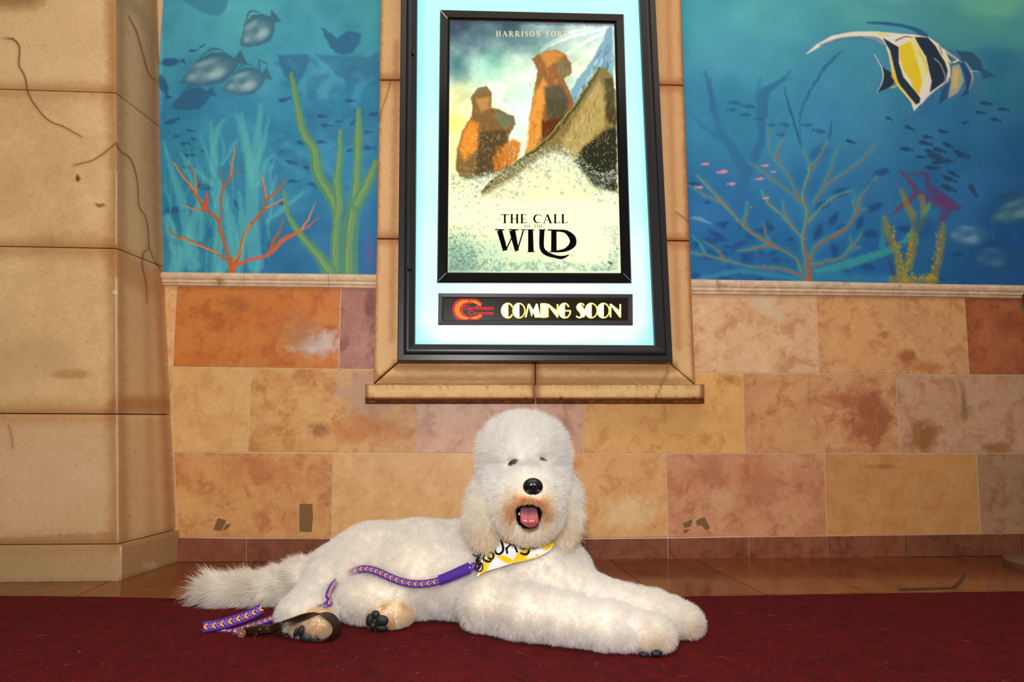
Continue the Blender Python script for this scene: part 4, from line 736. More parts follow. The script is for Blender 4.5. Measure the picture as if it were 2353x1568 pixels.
GL = {'H': (.86, stem(.17)+stem(.69)+[([(.17, .5), (.69, .5)], TN)]), 'I': (.34, stem(.17)), 'T': (.76, stem(.38)+[([(0, .03), (.76, .03)], TN*1.3), ([(.02, 0), (.02, .22)], [.07, .02]), ([(.74, 0), (.74, .22)], [.07, .02])]),
      'E': (.66, stem(.17)+[([(.17, .03), (.6, .03)], TN), ([(.17, .5), (.5, .5)], TN), ([(.17, .97), (.62, .97)], TN), ([(.6, 0), (.6, .2)], [.07, .02]), ([(.62, 1), (.62, .78)], [.07, .02])]),
      'L': (.62, stem(.17)+[([(.17, .97), (.6, .97)], TN), ([(.6, 1), (.6, .72)], [.08, .02])]), 'F': (.62, stem(.17)+[([(.17, .03), (.6, .03)], TN), ([(.17, .5), (.5, .5)], TN), ([(.6, 0), (.6, .22)], [.08, .02])]),
      'C': (.78, [(arc(.42, .5, .36, .47, 40, 320), [.05, .06, .16, .22, .16, .06, .05]), ([(.72, .05), (.72, .28)], [.07, .03])]), 'O': (.86, [(arc(.43, .5, .35, .46, 90, 450, 18), [.05, .2, .2, .05, .2, .2, .05])]),
      'A': (.9, [([(.1, 1), (.43, 0)], TN*1.3), ([(.42, 0), (.76, 1)], TK), ([(.22, .65), (.62, .65)], TN), ([(0, 1), (.22, 1)], TN), ([(.6, 1), (.92, 1)], TN)]),
      'N': (.86, [([(.14, 0), (.14, 1)], TN*1.3), ([(.14, 0), (.72, 1)], TK), ([(.72, 0), (.72, 1)], TN*1.3), ([(0, 0), (.2, 0)], TN), ([(0, 1), (.28, 1)], TN), ([(.58, 0), (.86, 0)], TN)]),
      'R': (.84, stem(.17)+[(arc(.36, .26, .22, .23, 90, -90), [.05, .17, .05]), ([(.17, .03), (.36, .03)], TN), ([(.17, .49), (.36, .49)], TN), ([(.38, .5), (.78, 1)], [.1, .2])]),
      'S': (.6, [([(.5, .16), (.38, .03), (.18, .06), (.11, .24), (.28, .42), (.44, .58), (.5, .78), (.34, .97), (.12, .92), (.06, .8)], [.05, .06, .08, .16, .2, .2, .15, .07, .05, .04]), ([(.5, .02), (.5, .24)], [.06, .02]), ([(.06, .74), (.06, .98)], [.02, .06])]),
      'D': (.86, stem(.17)+[(arc(.3, .5, .46, .47, 90, -90, 12), [.05, .1, .22, .1, .05]), ([(.17, .03), (.32, .03)], TN), ([(.17, .97), (.32, .97)], TN)]),
      'M': (1.0, [([(.12, 0), (.12, 1)], TN), ([(.12, 0), (.48, .9)], TK), ([(.48, .9), (.82, 0)], TN)]+stem(.82)), 'B': (.76, stem(.17)+[(arc(.36, .25, .2, .22, 90, -90), [.05, .16, .05]), (arc(.36, .74, .26, .23, 90, -90), [.05, .18, .05]), ([(.17, .5), (.36, .5)], TN)]),
      'G': (.84, [(arc(.42, .5, .36, .47, 40, 300), [.05, .06, .16, .22, .16, .06, .05]), ([(.7, .55), (.7, .95)], .16)]), 'Y': (.8, [([(.08, 0), (.4, .5)], TK), ([(.72, 0), (.4, .5)], TN), ([(.4, .5), (.4, 1)], TK)]), 'V': (.84, [([(.08, 0), (.42, 1)], TK), ([(.42, 1), (.74, 0)], TN)]),
      'W': (1.3, [([(.1, 0), (.42, 1)], TK*1.1), ([(.42, 1), (.68, .1)], TN), ([(.6, 0), (.92, 1)], TK*1.1), ([(.92, 1), (1.18, 0)], TN)]), ' ': (.4, [])}
def serif_text(name, s, x0, x1, y0, y1, m, parent, Y, gap=.08, fat=1.0, slope=0.0):
    if ' ' in s:
        adv = lambda q: sum(GL[c][0]+gap for c in q); tot = adv(s)-gap; k = (x1-x0)/tot; pos = 0
        for wd_ in s.split(' '):
            serif_text(name, wd_, x0+pos*k, x0+(pos+adv(wd_)-gap)*k, y0, y1, m, parent, Y, gap, fat); pos += adv(wd_+' ')
        return
    tot = sum(GL[c][0] for c in s)+gap*(len(s)-1); sx = (x1-x0)/tot; sy = (y1-y0); x = 0; sh = []
    for c in s:
        w, st = GL[c]
        for pts, wd_ in st:
            k = min(sx, sy); P = [(x0+(x+px)*sx, y0+py*sy+slope*(x+px)*sx) for px, py in pts]; ww = [q*k*fat for q in wd_] if isinstance(wd_, (list, tuple)) else wd_*k*fat
            sh += ribbon(P, ww)
        x += w+gap
    return flat(name, sh, lambda u, v: onY(u, v, Y), m, parent)
ink = mat('black_print', (8, 6, 5), .8, 0, 0); gold = glow_mat('pale_gold_print', .9, False, (250, 226, 180)); pale = glow_mat('faint_green_print', .9, False, (176, 196, 158))
LY = -.1086
serif_text('lettering', 'HARRISON FORD', 1140, 1306, 71.5, 84, gold, post, LY, .28, 1.1)
serif_text('lettering', 'BASED ON THE LEGENDARY NOVEL', 1145, 1304, 479.5, 484, glow_mat('faint_print', .9, False, (214, 218, 176)), post, LY, .2)
serif_text('lettering', 'THE CALL', 1151, 1304, 493, 513, ink, post, LY, .12, 1.05); serif_text('lettering', 'OF THE', 1206, 1248, 517, 523.5, ink, post, LY, .16)
serif_text('lettering', 'IN CINEMAS SOON', 1178, 1276, 602.5, 609, pale, post, LY, .16)
zt1 = lambda x, y: (820+x/2.801, 460+y/2.801)
wl = []
for pts, w in [([(918, 195), (955, 325)], [34, 30]), ([(958, 325), (1010, 215)], [8, 8]), ([(1000, 195), (1030, 328)], [40, 26]), ([(1032, 325), (1072, 195)], [9, 9]), ([(1118, 195), (1120, 330)], [32, 36]), ([(1192, 195), (1190, 300), (1215, 340), (1270, 362), (1320, 370), (1368, 352)], [32, 30, 30, 20, 22, 3]), ([(1268, 195), (1268, 330)], [34, 36]), ([(1280, 198), (1340, 202), (1385, 240), (1388, 285), (1340, 322), (1270, 332)], [8, 20, 42, 44, 22, 8]),
               ([(890, 190), (950, 192)], 8), ([(978, 190), (1040, 192)], 8), ([(1055, 191), (1095, 191)], 6), ([(1098, 192), (1142, 192)], 7), ([(1098, 332), (1144, 332)], 7), ([(1170, 192), (1216, 192)], 7), ([(1228, 192), (1300, 194)], 8), ([(1240, 332), (1300, 334)], 7)]:
    wl += ribbon([zt1(*p) for p in pts], [q/2.801 for q in w] if isinstance(w, list) else w/2.801)
flat('lettering', wl, lambda u, v: onY(u, v, LY), ink, post)
flat('rating_mark', ribbon([(1398, 602), (1407, 608)], 5), lambda u, v: onY(u, v, LY), mat('grey_print', (110, 120, 100)), post)
# ================================================================== COMING SOON SIGN
sg = tag(empty('coming_soon_sign', (0.22, -0.1, 0.72)), 'low dark sign with glowing yellow letters and a red film-reel emblem, under the poster', 'sign')
frame('frame_rail', [(1007.5, 674), (1454, 676), (1454.5, 747.5), (1006.5, 746.5)], -.114, [(0, -.101), (0, -.112), (.002, -.114), (.013, -.113), (.018, -.107), (.018, -.101)], greyf, sg)
fm_ = mat('dark_sign_face', (30, 22, 8), .25, 0, .2); link('sign_face', bm_mesh('sign_face', prism([onY(x, y, -.106) for x, y in ((1015, 682), (1447, 683), (1447, 740), (1014, 739))], (0, .003, 0))), fm_, sg)
z9 = lambda x, y: (990+x/4.802, 660+y/4.802)
CS_f = []; CS_l = []
def rnd(cx): CS_f.append(arc(cx, 260, 66, 80, 90, 270, 16)); CS_l.append((arc(cx, 260, 66, 80, 90, 450, 28), 9))
CS_f.append(arc(850, 260, 70, 80, 90, 270, 16)); CS_l += [(arc(850, 260, 70, 80, 90, 270, 16), 9), (arc(850, 260, 58, 80, 90, 28, 6), 12), (arc(850, 260, 58, 80, 270, 328, 6), 12), ([(850, 182), (850, 338)], 6)]
for cx in (972, 1770, 1903): rnd(cx); CS_l.append(([(cx, 182), (cx, 338)], 6))
CS_f += [[(1074, 184), (1090, 184), (1134, 262), (1108, 322)], [(1160, 184), (1178, 184), (1206, 334), (1152, 334), (1126, 262)], [(1212, 184), (1276, 184), (1276, 334), (1212, 334)]]
CS_l += [([(1046, 334), (1080, 186)], 14), ([(1082, 186), (1134, 262), (1166, 186)], 8), ([(1172, 186), (1204, 334), (1154, 334), (1130, 262)], 7), ([(1108, 322), (1134, 262)], 7), ([(1212, 184), (1276, 184)], 6), ([(1212, 334), (1276, 334)], 6), ([(1212, 184), (1212, 334)], 6), ([(1276, 184), (1276, 334)], 6)]
for a, b in ((1290, 1398), (1982, 2090)):
    CS_f += [[(a-6, 186), (a+8, 186), (b+4, 272), (b+4, 338), (a+60, 276)]]; CS_l += [([(a, 186), (a, 334)], 13), ([(b, 188), (b, 334)], 13), ([(a, 186), (b+2, 272)], 7), ([(a+4, 200), (b, 336)], 7)]
CS_f.append(arc(1475, 260, 64, 80, 90, 270, 16)); CS_l += [(arc(1475, 260, 64, 80, 90, 270, 16), 9), (arc(1475, 260, 54, 80, 90, 30, 6), 12), ([(1475, 262), (1544, 262)], 11), ([(1541, 262), (1534, 300), (1512, 330), (1475, 340)], 12), ([(1475, 182), (1475, 338)], 6)]
CS_f.append([(1606, 214), (1616, 192), (1640, 182), (1656, 186), (1664, 206), (1696, 262), (1704, 290), (1700, 314), (1684, 334), (1654, 342), (1648, 330), (1656, 306), (1646, 280), (1618, 250)]); CS_l += [([(1625, 192), (1650, 182), (1676, 186), (1692, 206)], 11), ([(1604, 318), (1620, 332), (1650, 340)], 11), ([(1606, 214), (1618, 250), (1646, 280), (1658, 308), (1648, 336)], 7), ([(1664, 206), (1696, 262), (1704, 292), (1690, 330)], 7)]
yel = glow_mat('yellow_glow', 1.3, False, (255, 236, 30)); wh = glow_mat('warm_white_glow', 1.4, False, (255, 253, 225)); red = glow_mat('red_glow', .85, False, (250, 44, 50)); ora = glow_mat('orange_glow', .9, False, (250, 150, 40)); halo = glow_mat('amber_spill', 1.0, False, (96, 84, 8))
def Zs(pts): return [z9(*p) for p in pts]
shp = [Zs(p) for p in CS_f]; o1 = []
for pts, w in CS_l: o1 += ribbon(Zs(pts), (w+7)/4.802, False)
flat('letter_edge', o1, lambda u, v: onY(u, v, -.1064), yel, sg)
o2 = []
for pts, w in CS_l: 
    if w > 8: o2 += ribbon(Zs(pts), (w-4)/4.802, False)
flat('letter_face', shp+o2, lambda u, v: onY(u, v, -.1068), wh, sg)
# film-reel emblem
e1 = ribbon(Zs(arc(402, 250, 108, 92, 62, 298, 22)), [x/4.802 for x in (40, 70, 112, 118, 112, 70, 40)], False); e1 += ribbon(Zs([(372, 152), (430, 152), (500, 162), (556, 200)]), [x/4.802 for x in (36, 50, 56, 44)]); e1 += ribbon(Zs([(400, 350), (450, 348), (510, 338), (562, 308)]), [x/4.802 for x in (36, 50, 56, 40)])
flat('emblem', e1, lambda u, v: onY(u, v, -.1063), red, sg)
e2 = ribbon(Zs(arc(400, 250, 110, 94, 76, 284, 22)), [x/4.802 for x in (14, 34, 54, 56, 54, 34, 14)], False)+ribbon(Zs([(436, 154), (500, 168), (548, 202)]), [x/4.802 for x in (14, 34, 26)])+ribbon(Zs([(440, 344), (500, 336), (556, 310)]), [x/4.802 for x in (14, 32, 22)])
flat('emblem_band', e2, lambda u, v: onY(u, v, -.1067), ora, sg)
e3 = []
for i in range(13):
    a = 66+i*19
    for r, q in ((150, 1.0), (76, .62)):
        x, y = 402+r*math.cos(math.radians(a))*1.0, 250-r*.80*math.sin(math.radians(a))
        if abs(a-180) > 88 and r < 100: continue
        e3.append(Zs([(x-7, y-6), (x+7, y-6), (x+7, y+6), (x-7, y+6)]))
for p in ((455, 140), (495, 146), (535, 168), (470, 172), (506, 190), (455, 362), (500, 356), (540, 338), (470, 326), (510, 318)): e3.append(Zs([(p[0]-6, p[1]-5), (p[0]+6, p[1]-5), (p[0]+6, p[1]+5), (p[0]-6, p[1]+5)]))
flat('sprocket_hole', e3, lambda u, v: onY(u, v, -.1068), mat('dark_red', (110, 8, 14)), sg)
def sans(name, s, x0, x1, y0, y1, fn, m, parent, bold=.03, th=.0004):
    cu = bpy.data.curves.new(name, 'FONT'); cu.body = s; cu.offset = bold; cu.resolution_u = 3; ob = bpy.data.objects.new(name, cu); COL.objects.link(ob)
    dg = bpy.context.evaluated_depsgraph_get(); me = bpy.data.meshes.new_from_object(ob.evaluated_get(dg)); bpy.data.objects.remove(ob)
    bm = bmesh.new(); bm.from_mesh(me); xs = [v.co.x for v in bm.verts]; ys = [v.co.y for v in bm.verts]; ax, bx, ay, by = min(xs), max(xs), min(ys), max(ys)
    for v in bm.verts: v.co = Vector(tuple(fn(x0+(v.co.x-ax)/(bx-ax)*(x1-x0), y1-(v.co.y-ay)/(by-ay)*(y1-y0))))
    r = bmesh.ops.extrude_face_region(bm, geom=bm.faces[:]); bmesh.ops.translate(bm, verts=[v for v in r['geom'] if isinstance(v, bmesh.types.BMVert)], vec=(0, -th, 0))
    return link(name, bm_mesh(name, bm), m, parent)
fn9 = lambda x, y: onY(*z9(x, y), -.1071)
flat('emblem_gap', [Zs([(412, 168), (458, 250), (412, 342), (362, 250)])], lambda u, v: onY(u, v, -.1069), mat('black_gap', (14, 10, 8)), sg)
redt = glow_mat('red_text_glow', .9, False, (250, 40, 60))
sans('lettering', 'Caribbean', 364, 695, 203, 252, fn9, redt, sg, .028); sans('lettering', 'Cinemas', 412, 695, 261, 306, fn9, redt, sg, .028)
cover('clear_cover', [(1017, 684), (1446, 685), (1446, 739), (1016, 738)], -.1105, sg)
# ================================================================== RED CARPET
cm = mat('red_carpet_pile', (110, 14, 18), 0.95, 0, 0.15); t = NT(cm)
n1 = t.noise(420, 3, 0.7); n2 = t.noise(26, 8, 0.8, .6); n3 = t.noise(3.0, 4, 0.6)
mpv = t.new('ShaderNodeMapping'); mpv.inputs['Scale'].default_value = (1.0, 4.0, 1.0); t.l.new(t.coord(), mpv.inputs[0]); n4 = t.noise(150, 4, 0.7, 0.6, vec=mpv.outputs[0])
c = t.mix(t.ramp(n2, 0.35, 0.68), l4((66, 9, 13)), l4((106, 14, 17))); c = t.mix(t.math('MULTIPLY', t.ramp(n4, 0.54, 0.70), .55), c, l4((146, 26, 26))); c = t.mix(t.math('MULTIPLY', t.ramp(n1, 0.55, 0.75), .5), c, l4((48, 8, 12)))
c = t.mix(1.0, c, t.ramp(n3, 0.3, 0.7, (.88, .88, .9, 1), (1.1, 1.08, 1.08, 1)), 'MULTIPLY'); t.l.new(c, t.b.inputs['Base Color']); t.bump(n1, .8, .003); c = t.mix(1.0, c, t.ramp(t.noise(260, 2, .8), .3, .7, (.66, .62, .62, 1), (1.34, 1.4, 1.4, 1)), 'MULTIPLY'); t.l.new(c, t.b.inputs['Base Color'])
carpet = None
def tube0(P, r, seg=6):
    P = np.array(P); n = len(P); V = np.concatenate([P[i]+np.array([[0, r*math.cos(a), r*math.sin(a)] for a in np.linspace(0, 2*math.pi, seg+1)[:-1]]) for i in range(n)]); return V, [(i*seg+j, i*seg+(j+1) % seg, (i+1)*seg+(j+1) % seg, (i+1)*seg+j) for i in range(n-1) for j in range(seg)]
def make_carpet():
    e = [(-700, 1366), (0, 1368), (200, 1370), (400, 1374), (640, 1375), (1000, 1374), (1540, 1370), (1750, 1367), (2000, 1363), (2353, 1358), (3000, 1350)]
    far = [onZ(u, v, .006) for u, v in e]; xs = [p[0] for p in far]; ys = [p[1] for p in far]
    X = np.linspace(-2.4, 3.3, 150); Yf = np.interp(X, xs, ys)+.0012*np.sin(X*40); V = []; Fc = []; rows = 40
    for j in range(rows+1):
        t_ = j/rows
        for i, x in enumerate(X):
            y = Yf[i]+(-2.15-Yf[i])*t_**1.3; z = .0062+.0009*math.sin(x*7+y*3)*min(1, t_*10) - (.002 if j == 0 else 0); V.append((x, y, z))
    k = len(X)
    for j in range(rows):
        for i in range(k-1): Fc.append((j*k+i, (j+1)*k+i, (j+1)*k+i+1, j*k+i+1))
    n0 = len(V); V += [(V[i][0], V[i][1]+.0004, 0.0003) for i in range(k)]
    for i in range(k-1): Fc.append((i, i+1, n0+i+1, n0+i))
    o = link('red_carpet', mesh('red_carpet', V, Fc, True), cm)
    for a, b in ((255, 330), (560, 640), (1500, 1760), (2040, 2080)):
        q = [onZ(u, float(np.interp(u, [p[0] for p in e], [p[1] for p in e]))+.2, .0066) for u in np.linspace(a, b, 12)]; Vt, Ft = tube0(q, .0011); link('bound_edge', mesh('bound_edge', Vt, Ft, True), mat('bright_red_thread', (200, 30, 24), .8), o); tag(o, 'dark red carpet runner laid over the glossy floor tiles, under the dog', 'carpet'); return o
carpet = make_carpet()
# ================================================================== DOG
def WP(u, Y, z):
    x = 0.0
    for _ in range(4):
        uu = float(proj((x, Y, z))[0]); u2 = float(proj((x+.01, Y, z))[0]); x += (u-uu)/((u2-uu)/.01)
    return np.array([x, Y, z])
G = {}   # groups of primitives: capsule (a, b, ra, rb) / ellipsoid (c, r)
def chain(gname, pts, k=.03):
    P = [(WP(u, Y, z), r) for u, Y, z, r in pts]; L = G.setdefault(gname, [])
    for i in range(len(P)-1): L.append(('c', P[i][0], P[i+1][0], P[i][1], P[i+1][1], k))
def ell(gname, u, Y, z, r, k=.03, rot=0.0): G.setdefault(gname, []).append(('e', WP(u, Y, z), np.array(r, float), rot, 0, k))
def zv(v, Y): return CH-(v-963.5)/F*(Y+CD)*1.0
chain('body', [(770, -.60, .090, .070), (850, -.59, .108, .094), (960, -.585, .112, .098), (1080, -.60, .112, .098), (1170, -.64, .120, .092)])
chain('body', [(800, -.66, .080, .062), (940, -.675, .085, .080), (1070, -.69, .085, .078), (1150, -.73, .090, .076)])
chain('body', [(1150, -.68, .125, .092), (1230, -.72, .118, .090), (1285, -.72, .108, .078)])
chain('body', [(1220, -.78, .085, .070), (1290, -.80, .075, .058)])
chain('neck', [(1175, -.66, .175, .080), (1200, -.68, .27, .078)], .03)
chain('leg', [(1150, -.775, .090, .058), (1118, -.805, .058, .046), (1210, -.865, .056, .047), (1300, -.905, .052, .042), (1400, -.945, .046, .038), (1470, -.962, .041, .036)])
chain('paw', [(1470, -.962, .041, .037), (1505, -.972, .038, .035)])
chain('leg', [(1280, -.74, .095, .068), (1350, -.80, .064, .050), (1430, -.845, .054, .042), (1500, -.868, .050, .037), (1545, -.880, .046, .035)])
chain('paw', [(1545, -.880, .046, .036), (1575, -.888, .042, .033)])
chain('hind', [(770, -.64, .085, .062), (830, -.68, .075, .056)], .03)
ell('hind', 868, -.742, .058, (.098, .056, .048), .010)
ell('hind', 706, -.805, .047, (.062, .056, .036), .012)
chain('hind', [(745, -.68, .07, .050), (712, -.76, .055, .040)], .02)
chain('hpaw', [(872, -.790, .034, .026), (905, -.785, .034, .027), (922, -.778, .030, .022)], .012)
chain('hpaw', [(700, -.845, .034, .027), (738, -.855, .038, .030)], .015)
chain('tail', [(745, -.565, .080, .042), (690, -.565, .064, .032), (620, -.567, .050, .024), (540, -.562, .045, .019), (478, -.555, .045, .014)], .03)
ell('head', 1203, -.715, .392, (.099, .098, .100), .03)
ell('head', 1205, -.735, .330, (.101, .085, .080), .03)
ell('muzzle', 1217, -.815, .302, (.066, .080, .060), .035)
ell('muzzle', 1222, -.868, .318, (.042, .048, .034), .02)
ell('muzzle', 1213, -.795, .270, (.056, .066, .040), .03)
chain('ear', [(1128, -.70, .375, .020), (1110, -.735, .320, .024), (1105, -.765, .268, .025), (1113, -.785, .228, .019)], .008)
chain('ear', [(1287, -.70, .375, .020), (1301, -.73, .325, .022), (1303, -.755, .275, .023), (1298, -.775, .232, .019)], .008)
MOUTH_C = WP(1216, -.912, .290); MOUTH_R = np.array([.031, .070, .024])
MOUTH2_C = WP(1214, -.885, .273); MOUTH2_R = np.array([.026, .060, .022])
def sd_prim(p, P):
    if p[0] == 'c':
        a, b, ra, rb = p[1:5]; ab = b-a; t_ = np.clip(((P-a)@ab)/(ab@ab), 0, 1); return np.linalg.norm(P-a-t_[..., None]*ab, axis=-1)-(ra*(1-t_)+rb*t_)
    q = (P-p[1]); k0 = np.linalg.norm(q/p[2], axis=-1); k1 = np.linalg.norm(q/(p[2]**2), axis=-1)+1e-9; return k0*(k0-1)/k1
def smin(a, b, k): h = np.maximum(k-np.abs(a-b), 0)/k; return np.minimum(a, b)-h*h*k*.25
def sd_group(g, P):
    d = None
    for p in G[g]: e = sd_prim(p, P); d = e if d is None else smin(d, e, p[5]*1.6)
    return d
def sd_mouth(P):
    def e(c, r): q = P-c; k0 = np.linalg.norm(q/r, axis=-1); return k0*(k0-1)/(np.linalg.norm(q/(r*r), axis=-1)+1e-9)
    return smin(e(MOUTH_C, MOUTH_R), e(MOUTH2_C, MOUTH2_R), .01)
def sdf(P):
    d = sd_group('body', P)
    for g, k in (('neck', .05), ('leg', .020), ('paw', .012), ('hind', .012), ('hpaw', .012), ('tail', .03), ('head', .04), ('muzzle', .035), ('ear', .004)): d = smin(d, sd_group(g, P), k)
    m = -sd_mouth(P); k = .008; h = np.maximum(k-np.abs(d-m), 0)/k; d = np.maximum(d, m)+h*h*k*.25
    fl = .0075-P[..., 2]; h = np.maximum(.01-np.abs(d-fl), 0)/.01; return np.maximum(d, fl)+h*h*.01*.25
RES = .0058; LO = np.array([-.86, -1.04, -.004]); HI = np.array([.60, -.45, .52]); NG = ((HI-LO)/RES).astype(int)+1
ax = [LO[i]+np.arange(NG[i])*RES for i in range(3)]
FLD = np.empty(NG, np.float32)
for i0 in range(0, NG[0], 16):
    PX = np.stack(np.meshgrid(ax[0][i0:i0+16], ax[1], ax[2], indexing='ij'), -1); FLD[i0:i0+16] = sdf(PX)
def trilerp(Fd, P):
    q = np.clip((np.asarray(P)-LO)/RES, 0, np.array(NG)-1.001); i = q.astype(int); f = q-i; o = 0
    for dx in (0, 1):
        for dy in (0, 1):
            for dz in (0, 1):
                w = (f[..., 0] if dx else 1-f[..., 0])*(f[..., 1] if dy else 1-f[..., 1])*(f[..., 2] if dz else 1-f[..., 2]); o = o+w*Fd[i[..., 0]+dx, i[..., 1]+dy, i[..., 2]+dz]
    return o
def grad(P, e=.004): return np.stack([trilerp(FLD, P+np.eye(3)[i]*e)-trilerp(FLD, P-np.eye(3)[i]*e) for i in range(3)], -1)
def normal(P): g = grad(P); return g/(np.linalg.norm(g, axis=-1, keepdims=True)+1e-9)
def cast(u, v, off=0.0):
    """first point along the view ray whose distance to the dog's skin is `off`"""
    d = ray(u, v); d = d/np.linalg.norm(d, axis=-1, keepdims=True); t_ = np.full(d.shape[:-1], 1.1)
    for _ in range(90): P = CAM+d*t_[..., None]; s = trilerp(FLD, P)-off; t_ = t_+np.where(s > .0003, s*.7, 0); t_ = np.minimum(t_, 3)
    return CAM+d*t_[..., None]
def surface_nets(Fd):
    s = Fd < 0; nx, ny, nz = Fd.shape; c = np.zeros((nx-1, ny-1, nz-1), np.int8)
    cor = [(dx, dy, dz) for dx in (0, 1) for dy in (0, 1) for dz in (0, 1)]
    for dx, dy, dz in cor: c += s[dx:nx-1+dx, dy:ny-1+dy, dz:nz-1+dz]
    act = (c > 0) & (c < 8); idx = np.full(c.shape, -1, np.int64); ii = np.argwhere(act); idx[act] = np.arange(len(ii))
    acc = np.zeros((len(ii), 3)); cnt = np.zeros(len(ii))
    for a in cor:
        for d in range(3):
            if a[d]: continue
            b = list(a); b[d] = 1
            fa = Fd[ii[:, 0]+a[0], ii[:, 1]+a[1], ii[:, 2]+a[2]]; fb = Fd[ii[:, 0]+b[0], ii[:, 1]+b[1], ii[:, 2]+b[2]]
            m = (fa < 0) != (fb < 0); t_ = np.where(m, fa/(fa-fb+1e-12), 0); p = np.tile(np.array(a, float), (len(ii), 1)); p[:, d] += t_; acc[m] += p[m]; cnt[m] += 1
    V = LO+(ii+acc/cnt[:, None])*RES; Q = []
    for d in range(3):
        sl0 = [slice(1, -1)]*3; sl0[d] = slice(0, -1); sl1 = list(sl0); sl1[d] = slice(1, None)
        a = s[tuple(sl0)]; b = s[tuple(sl1)]; e = np.argwhere(a != b); off = np.array([1, 1, 1]); off[d] = 0; e = e+off; fl = s[e[:, 0], e[:, 1], e[:, 2]]
        o1, o2 = [(1, 2), (2, 0), (0, 1)][d]; u1 = np.eye(3, dtype=int)[o1]; u2 = np.eye(3, dtype=int)[o2]
        g = lambda q: idx[q[:, 0], q[:, 1], q[:, 2]]; quad = np.stack([g(e-u1-u2), g(e-u2), g(e), g(e-u1)], 1); quad[~fl] = quad[~fl][:, ::-1]; Q.append(quad)
    return V, np.concatenate(Q)
BV, BQ = surface_nets(FLD)
dog = tag(empty('dog', (0.0, -.72, 0)), 'large white curly dog lying on the red carpet, mouth open, tongue out', 'dog')
md = sd_mouth(BV); skin = np.tile(lin((226, 214, 198)), (len(BV), 1)); w = (1-sst(md, .001, .006))[:, None]; w2 = (1-sst(md, .008, .018))[:, None]*(BV[:, 2:3] > .262); skin = skin*(1-w2*.8)+lin((120, 70, 46))*w2*.8; skin = skin*(1-w)+lin((24, 12, 14))*w
EYES = [(1180, 1063), (1246, 1056)]; eyeP = [cast(u, v, 0.0) for u, v in EYES]
for e_ in eyeP: w3 = (1-sst(np.linalg.norm(BV-e_, axis=1), .006, .016))[:, None]*.75; skin = skin*(1-w3)+lin((120, 92, 84))*w3
skm = paint_mat('dog_skin', 1.0, .03, 200, .05, 0.0)
body = link('body', mesh('body', BV, BQ, True, skin), skm, dog)
# ---- fur
def sample_surface(n):
    T = np.concatenate([BQ[:, [0, 1, 2]], BQ[:, [0, 2, 3]]]); a, b, c = BV[T[:, 0]], BV[T[:, 1]], BV[T[:, 2]]; ar = np.linalg.norm(np.cross(b-a, c-a), axis=1)
    cen = (a+b+c)/3; wgt = ar*np.where(cen[:, 2] < .012, .12, 1)*np.where(cen[:, 2] > .2, 1.35, 1.0)
    k = rng.choice(len(T), n, p=wgt/wgt.sum()); r1 = np.sqrt(rng.random(n))[:, None]; r2 = rng.random(n)[:, None]; return (1-r1)*a[k]+r1*(1-r2)*b[k]+r1*r2*c[k]
def wave(P, f, s): return np.stack([np.sin(P[:, 0]*f+1.3*s+2*np.sin(P[:, 1]*f*.7+s))*np.cos(P[:, 2]*f*.9+s*2), np.sin(P[:, 1]*f*1.1+s*3+2*np.sin(P[:, 2]*f*.6))*np.cos(P[:, 0]*f*.8), np.sin(P[:, 2]*f+s*5+2*np.sin(P[:, 0]*f*.65))*np.cos(P[:, 1]*f*.9+s)], -1)
noseP = cast(1224.5, 1119, .0)
FUR_AVOID = [] # (points, radius, factor)
